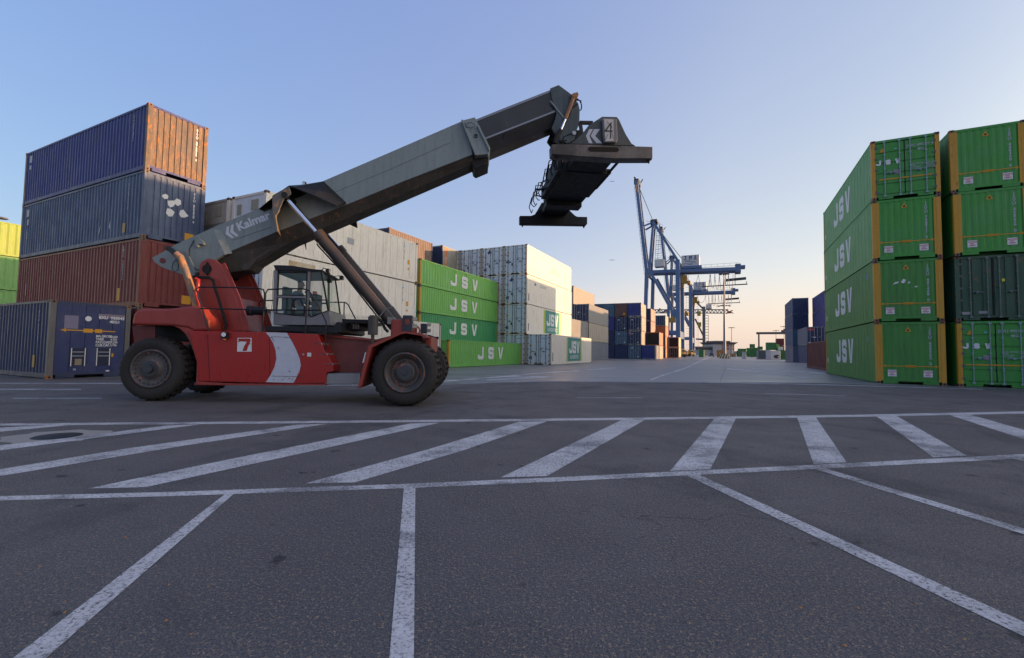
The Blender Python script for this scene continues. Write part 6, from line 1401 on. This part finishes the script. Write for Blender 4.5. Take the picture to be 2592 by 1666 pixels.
# masts -------------------------------------------------------------
def mast(label, px, ytop, ybase, D, r0, r1, head, zf, base=False):
    p = at_y(*zf(px, ybase), D); tp = at_y(*zf(px, ytop), D); H = tp.z
    t = empty('light_mast', label, 'light mast', (p.x, p.y, 0), 0, 'lighting masts in the yard')
    b = MB(); b.cyl((0, 0, 0), (0, 0, H), r0, r1, n=14); b.build('pole', flat((.20, .21, .22), .5, .3, name='mast_steel'), t)
    for hz_, hw in head:
        zz = at_y(*zf(px, hz_), D).z; b = MB(); b.lathe([(0, .2), (.0, hw * .7), (.25, hw * .7), (.25, .2)], 16, (0, 0, zz), 'z')
        for i in range(6): a = i * math.pi / 3; b.box((hw * math.cos(a) - .35, hw * math.sin(a) - .3, zz - .25), (hw * math.cos(a) + .35, hw * math.sin(a) + .3, zz + .1)); b.bar((0, 0, zz), (hw * math.cos(a), hw * math.sin(a), zz), .12)
        b.build('lamp_ring', flat((.10, .10, .11), .6, name='lamp_housing'), t)
    if base:
        b = MB(); b.m = 0; b.cyl((0, 0, 0), (0, 0, 1.3), 1.5, 1.3, n=12); b.m = 1
        for i in range(12): a = 2 * math.pi * i / 12; b.bar((1.53 * math.cos(a), 1.53 * math.sin(a), .05), (1.36 * math.cos(a + .35), 1.36 * math.sin(a + .35), 1.25), .36, .04, up=(math.cos(a), math.sin(a), 0))
        b.build('striped_base', [flat((.08, .08, .07), .8, name='dark_concrete'), flat((.55, .47, .30), .7, name='worn_cream_paint')], t)
    return t
mast('tall tapering light mast on a striped round base, in front of the cranes', 608, 600, 1512, 128, .42, .14, ((602, 1.1),), z8, True)
mast('light mast with small double head, seen just behind the tall tapering one', 604, 970, 1500, 240, .22, .14, ((971, 3.0),), z8)
mast('thin distant light mast above the right part of the flat building', 690, 1222, 1495, 330, .3, .2, ((1222, 2.0),), z8)
mast('thin distant light mast behind the gantry beam', 1200, 1255, 1495, 420, .3, .2, ((1255, 2.4),), z8)
mast('thin distant light mast at the blue containers beside the gantry cabin', 1293, 1208, 1495, 420, .3, .2, ((1208, 2.8),), z8)
# lamp head at the far left edge
p = at_y(-38, 552, 40); t = empty('light_mast', 'light mast left of the picture whose lamp head shows above the yellow container', 'light mast', (p.x, p.y, 0), 0, 'lighting masts in the yard')
b = MB(); b.cyl((0, 0, 0), (0, 0, p.z), .14, .09, n=12); b.bar((0, 0, p.z - .1), (1.3, 0, p.z), .08); b.build('pole', flat((.20, .21, .22), .5, .3, name='mast_steel'), t)
b = MB(); b.lathe([(.10, .05), (.08, .3), (-.04, .42), (-.08, .3), (-.08, .0)], 18, (1.55, 0, p.z), 'z'); b.build('lamp_head', flat((.12, .12, .13), .5, name='lamp_housing'), t)

# building ----------------------------------------------------------
D = 330; a = at_y(*z7(788, 700), D); c = at_y(*z7(1190, 700), D)
t = empty('port_building', 'low flat white building with dark upturned roof edge at the end of the aisle', 'building', ((a.x + c.x) / 2, D, 0))
w2 = (c.x - a.x) / 2; zr = at_y(*z7(900, 540), D).z; zt = at_y(*z7(900, 495), D).z
b = MB(); b.box((-w2, 0, 0), (w2, 18, zr)); b.build('wall', paint((.34, .33, .34), rust=.02, dirt=.15, name='pale_render'), t)
b = MB(); k = (at_y(*z7(1240, 500), D).x - c.x); vs = [(-w2, 0, zr), (w2, 0, zr), (w2, 18, zr), (-w2, 18, zr), (-w2 - k, -k, zt), (w2 + k, -k, zt), (w2 + k, 18 + k, zt), (-w2 - k, 18 + k, zt)]
b.add(vs, [(0, 1, 5, 4), (1, 2, 6, 5), (2, 3, 7, 6), (3, 0, 4, 7), (4, 5, 6, 7), (3, 2, 1, 0)]); b.box((-w2 * .7, 1, zt + .01), (w2 * .7, 17, zt + 1.0)); b.build('roof', flat((.12, .12, .13), .7, name='dark_roof'), t)
b = MB(); c2 = at_y(*z7(1120, 580), D)
for i in range(3):
    for j in range(2): b.box((c2.x - t.location.x + i * 3.2 - 6.5, -.05, zr * .52 + j * 2.2), (c2.x - t.location.x + i * 3.2 - 4.4, -.01, zr * .52 + 1.6 + j * 2.2))
b.build('windows', flat((.22, .10, .11), .4, name='reddish_glass'), t)
a = at_y(*z7(640, 640), D); t2 = empty('port_building', 'lower glazed wing left of the flat white building', 'building', (a.x, D + 2, 0)); b = MB(); wz = at_y(*z7(700, 580), D).z
b.box((-3, 0, 0), (16, 10, wz * .6)); b.build('wall', flat((.30, .31, .32), .6, name='pale_wall'), t2); b = MB(); b.box((-5, -1, wz * .85), (12, 11, wz)); b.box((-3, .5, wz * .6), (10, 9, wz * .85)); b.build('roof', flat((.12, .12, .13), .7, name='dark_roof'), t2)

# rubber tyred gantry ------------------------------------------------
D = 240; a = at_y(*z7(1655, 600), D); c = at_y(*z7(2150, 600), D); zt = at_y(*z7(1900, 327), D).z
t = empty('gantry_crane', 'brown grey gantry crane straddling the distant green containers', 'gantry crane', (a.x, D, 0), -math.atan2(a.x, D)); W_ = c.x - a.x; gs = flat((.12, .10, .10), .6, name='brown_grey_steel')
for x in (0, W_):
    for y in (0, 5): b = MB(); b.bar((x, y, .8), (x, y, zt), .75, .75); b.build('leg', gs, t)
    b = MB(); b.bar((x, -1, 1.6), (x, 6, 1.6), .9, 1.1); b.build('sill_beam', gs, t); b = MB()
    for y in (-.5, 5.5): b.cyl((x - .3, y, .7), (x + .3, y, .7), .7, n=14)
    b.build('wheels', rubber, t)
for y in (0, 5): b = MB(); b.bar((-1.2, y, zt), (W_ + 1.2, y, zt), .8, 1.0); b.build('girder', gs, t)
c = at_y(*z7(2098, 295), D); b = MB(); b.box((c.x - a.x - 2.2, 0, zt + .4), (c.x - a.x + 2.0, 5, zt + 1.5)); b.box((c.x - a.x - 1.2, 1, zt + 1.5), (c.x - a.x + .8, 4, zt + 2.2)); b.build('trolley', gs, t)

# distant boxes -------------------------------------------------------
dg = 'distant containers at the end of the aisle'
def far_box(label, x0, x1, y0, y1, D, mat, zf=z7, ground_=True, L_=6.06, end='corr', em=None, side='corr'):
    p0 = at_y(*zf(x0, y1), D); p1 = at_y(*zf(x1, y1), D); ztop = at_y(*zf(x0, y0), D).z; zbot = 0 if ground_ else at_y(*zf(x0, y1), D).z
    W_ = (p1.x - p0.x) * .96; H = max(1.2, ztop - zbot)
    u, v = yc(Vector((p1.x, D, 0)))
    container(label, u, v, zbot, 'U', L_, max(1.5, W_), H, mat, mat, side, end, group=dg, end_m=em)
gA = paint((.035, .15, .045), rust=.1, dirt=.5, fade=.5, name='distant_green_paint', fadec=(.07, .24, .08))
far_box('green container standing alone beside the crane legs', 520, 612, 640, 742, 165, gA)
far_box('low dark green container at the left end of the distant green group', 1245, 1338, 655, 733, 235, gA)
far_box('green box in the upper middle of the distant group', 1495, 1580, 530, 602, 215, gA, ground_=False)
far_box('green container supporting the upper box in the distant group', 1492, 1570, 604, 742, 215, gA)
far_box('dark green container left of the stacked pair in the distant group', 1436, 1486, 606, 722, 240, jgreen2)
far_box('green container right of the stacked pair in the distant group', 1572, 1640, 600, 742, 225, gA)
far_box('green box right above the grey flat rack', 1650, 1728, 576, 640, 205, gA, ground_=False); far_box('grey green container with frame front below the small green box', 1650, 1820, 642, 786, 120, greyc, em=flat((.07, .10, .10), name='grey_green'))
far_box('dark green container with pale lettering high in the right distant group', 1822, 1984, 498, 645, 150, gA, ground_=False)
far_box('yellow green box beside the high dark green container', 1988, 2046, 532, 645, 155, lime, ground_=False)
far_box('red container topmost at the right end of the distant group', 2012, 2130, 425, 560, 170, redc, ground_=False)
far_box('red container under the topmost red one in the distance', 2012, 2130, 562, 650, 170, redc, ground_=True)
far_box('pale container between green and red ones in the distance', 2052, 2118, 590, 648, 152, whitec, ground_=False)
far_box('green container at the ground right of the white tank container', 2066, 2172, 648, 790, 118, gA)
far_box('green container under the dark green lettered one', 1826, 1880, 646, 790, 122, gA)
# white shelter box with dark oval opening
D = 108; a = at_y(*z7(1880, 800), D); c = at_y(*z7(2064, 800), D); zt = at_y(*z7(1880, 655), D).z
t = empty('white_generator_box', 'white box with a dark rounded opening in front of the distant green containers', 'equipment box', (a.x, D, 0)); W_ = c.x - a.x
b = MB(); b.box((0, 0, .1), (W_, 2.2, zt)); b.build('casing', paint((.42, .44, .48), rust=.03, dirt=.2, name='pale_casing_paint'), t, bevel=.08)
b = MB(); b.add([(W_ * (.62 + .34 * math.cos(i * .4488)), -.012, zt * (.36 + .2 * math.sin(i * .4488))) for i in range(14)], [list(range(14))]); b.build('opening', black_p, t)
b = MB(); b.box((W_ * .7, -.03, zt * .3), (W_ * .9, -.015, zt * .38)); b.build('label_strip', white_p, t)
# low green open skips
D = 230; a = at_y(*z7(1300, 700), D); c = at_y(*z7(1415, 700), D); t = empty('open_skip', 'open green skip with wide rim left of the white pillar', 'skip', (a.x, D, 0)); W_ = c.x - a.x; zt = at_y(*z7(1300, 628), D).z
b = MB(); b.prism([(W_ * .1, 0), (W_ * .9, 0), (W_, zt), (0, zt)], 0, 2.5); b.build('tub', gA, t); b = MB(); b.box((-.15, -.15, zt), (W_ + .15, 2.65, zt + .25)); b.build('rim', gA, t)
D = 130; a = at_y(*z7(1372, 785), D); t = empty('white_pillar', 'short pale pillar standing alone on the concrete before the green group', 'pillar', (a.x, D, 0)); zt = at_y(*z7(1372, 676), D).z
b = MB(); b.box((-.42, -.3, 0), (.42, .3, zt - .25)); b.build('shaft', flat((.40, .41, .42), .7, name='pale_concrete'), t, bevel=.03); b = MB(); b.box((-.5, -.38, zt - .25), (.5, .38, zt)); b.build('cap', flat((.30, .31, .32), .7, name='pale_concrete'), t)
D = 170; a = at_y(*z7(965, 710), D); t = empty('orange_hut', 'small orange hut left of the tall mast base', 'hut', (a.x, D, 0)); b = MB(); b.box((-1.3, 0, 0), (1.3, 2, 2.3)); b.build('wall', flat((.42, .17, .03), .6, name='orange_board'), t); b = MB(); b.prism([(-1.5, 2.3), (1.5, 2.3), (.9, 2.75), (-.9, 2.75)], -.2, 2.2); b.build('roof', flat((.25, .12, .04), .6, name='orange_roof'), t); b = MB(); b.box((-.4, -.03, 0), (.4, -.005, 1.9)); b.build('door', flat((.2, .1, .04), name='brown_door'), t)
for i in range(5):
    a = at_y(*z7(1065 + i * 34, 708), 210); t = empty('concrete_barrier', 'tan concrete barrier, one of a row right of the tall mast base', 'barrier', (a.x, 210, 0), 0, 'row of tan barriers')
    b = MB(); b.prism([(-.55, 0), (.55, 0), (.25, .5), (.18, 1.9), (-.18, 1.9), (-.25, .5)], 0, .1, f=lambda x, y, z: (y * 0, x, z)) if False else b.box((-.62, 0, 0), (.62, .5, 1.5)); b.box((-.7, -.15, 0), (.7, .65, .35)); b.build('block', flat((.32, .22, .14), .8, name='tan_concrete'), t, bevel=.05)
# far land beyond the yard
b = MB(); pts = [(-600, 1), (0, 3), (180, 5), (420, 4), (700, 7), (1000, 5), (1500, 8), (2100, 5)]
for i in range(len(pts) - 1):
    x0, h0 = pts[i]; x1, h1 = pts[i + 1]; b.add([(x0, 1500, 0), (x1, 1500, 0), (x1, 1500, h1 + 4), (x0, 1500, h0 + 4), (x0, 1700, 0), (x1, 1700, 0), (x1, 1700, h1 + 4), (x0, 1700, h0 + 4)], [(0, 1, 2, 3), (3, 2, 6, 7), (5, 4, 7, 6)])
tag(b.build('hills', flat((.16, .17, .18), .9, name='hazy_land')), kind='structure')

# car -----------------------------------------------------------------
D = 180; a = at_y(*z7(760, 755), D); t = empty('parked_car', 'dark car facing the camera far down the aisle', 'car', (a.x, D, 0), -math.atan2(a.x, D) + R(3)); cp = flat((.02, .024, .035), .25, .3, name='dark_car_paint')
b = MB(); b.prism([(0, .28), (4.3, .30), (4.35, .85), (3.6, .98), (1.1, .95), (.05, .78)], -.88, .88, f=lambda x, y, z: (y, x, z)); b.build('body', cp, t, bevel=.07)
b = MB(); b.prism([(1.1, .95), (3.7, .97), (3.2, 1.42), (1.75, 1.44)], -.70, .70, f=lambda x, y, z: (y, x, z)); b.build('cabin', flat((.03, .04, .05), .1, name='car_glass'), t, bevel=.05)
for s in (-1, 1):
    for y in (.85, 3.45): b = MB(); b.cyl((s * .70, y, .32), (s * .90, y, .32), .32, n=16); w_ = b.build('wheel', rubber, t); b = MB(); b.cyl((s * .895, y, .32), (s * .91, y, .32), .19, n=12); b.build('rim', steel, w_)
    b = MB(); b.box((s * .45, -.0, .58), (s * .80, .06, .70)); b.build('headlight', flat((.5, .5, .48), .2, name='lamp_glass'), t)
b = MB(); b.box((-.26, -.02, .36), (.26, .0, .47)); b.build('licence_plate', white_p, t)
# tractors and gear under the crane legs: small yellow machine and pickup
for lab_, x, y, D, col in (('small yellow terminal tractor under the nearer crane leg', 235, 735, 150, cyel), ('yellow handling machine between the crane legs', 408, 715, 190, cyel), ('orange red flatbed truck behind the black containers', 265, 560, 175, orangec)):
    a = at_y(*z7(x, y), D); t = empty('terminal_tractor', lab_, 'tractor', (a.x, D, 0), R(20)); b = MB(); b.box((-1.1, 0, .5), (1.1, 5, .95)); b.build('chassis', blk, t); b = MB(); b.box((-1.1, 0, .95), (.2, 1.7, 2.7)); b.build('cab', col, t, bevel=.08); b = MB(); b.box((-.95, -.02, 1.75), (.1, 0, 2.5)); b.build('window', flat((.03, .04, .05), .1, name='car_glass'), t)
    b = MB(); b.box((-1.1, 2.4, .95), (1.1, 2.7, 2.2)); b.build('headboard', col, t)
    for s in (-1, 1):
        for yy in (.9, 4.1): b = MB(); b.cyl((s * .75, yy, .5), (s * 1.12, yy, .5), .5, n=16); b.build('wheel', rubber, t)
# gulls
for x, y, D, s_ in ((1548, 460, 60, .9), (1574, 411, 60, .6), (1546, 659, 60, 1.2)):
    a = at_y(x, y, D); t_ = MB(); t_.add([(-.5 * s_, 0, 0), (-.2 * s_, .04, .07), (0, 0, 0), (-.2 * s_, -.1, .06)], [(0, 1, 2, 3)]); t_.add([(.5 * s_, 0, .02), (.2 * s_, .04, .07), (0, 0, 0), (.2 * s_, -.1, .06)], [(0, 1, 2, 3)]); t_.cyl((0, -.22 * s_, 0), (0, .2 * s_, 0), .05 * s_, .02, n=8)
    o = t_.build('gull', flat((.45, .45, .46), .7, name='grey_feathers')); o.location = a; tag(o, {1548: 'gull flying below the near beam of the spreader', 1574: 'small gull flying right of the spreader', 1546: 'gull flying low above the white containers'}[x] if x != 1574 else 'smallest gull, flying just under the near spreader beam', 'bird', 'gulls in the sky')
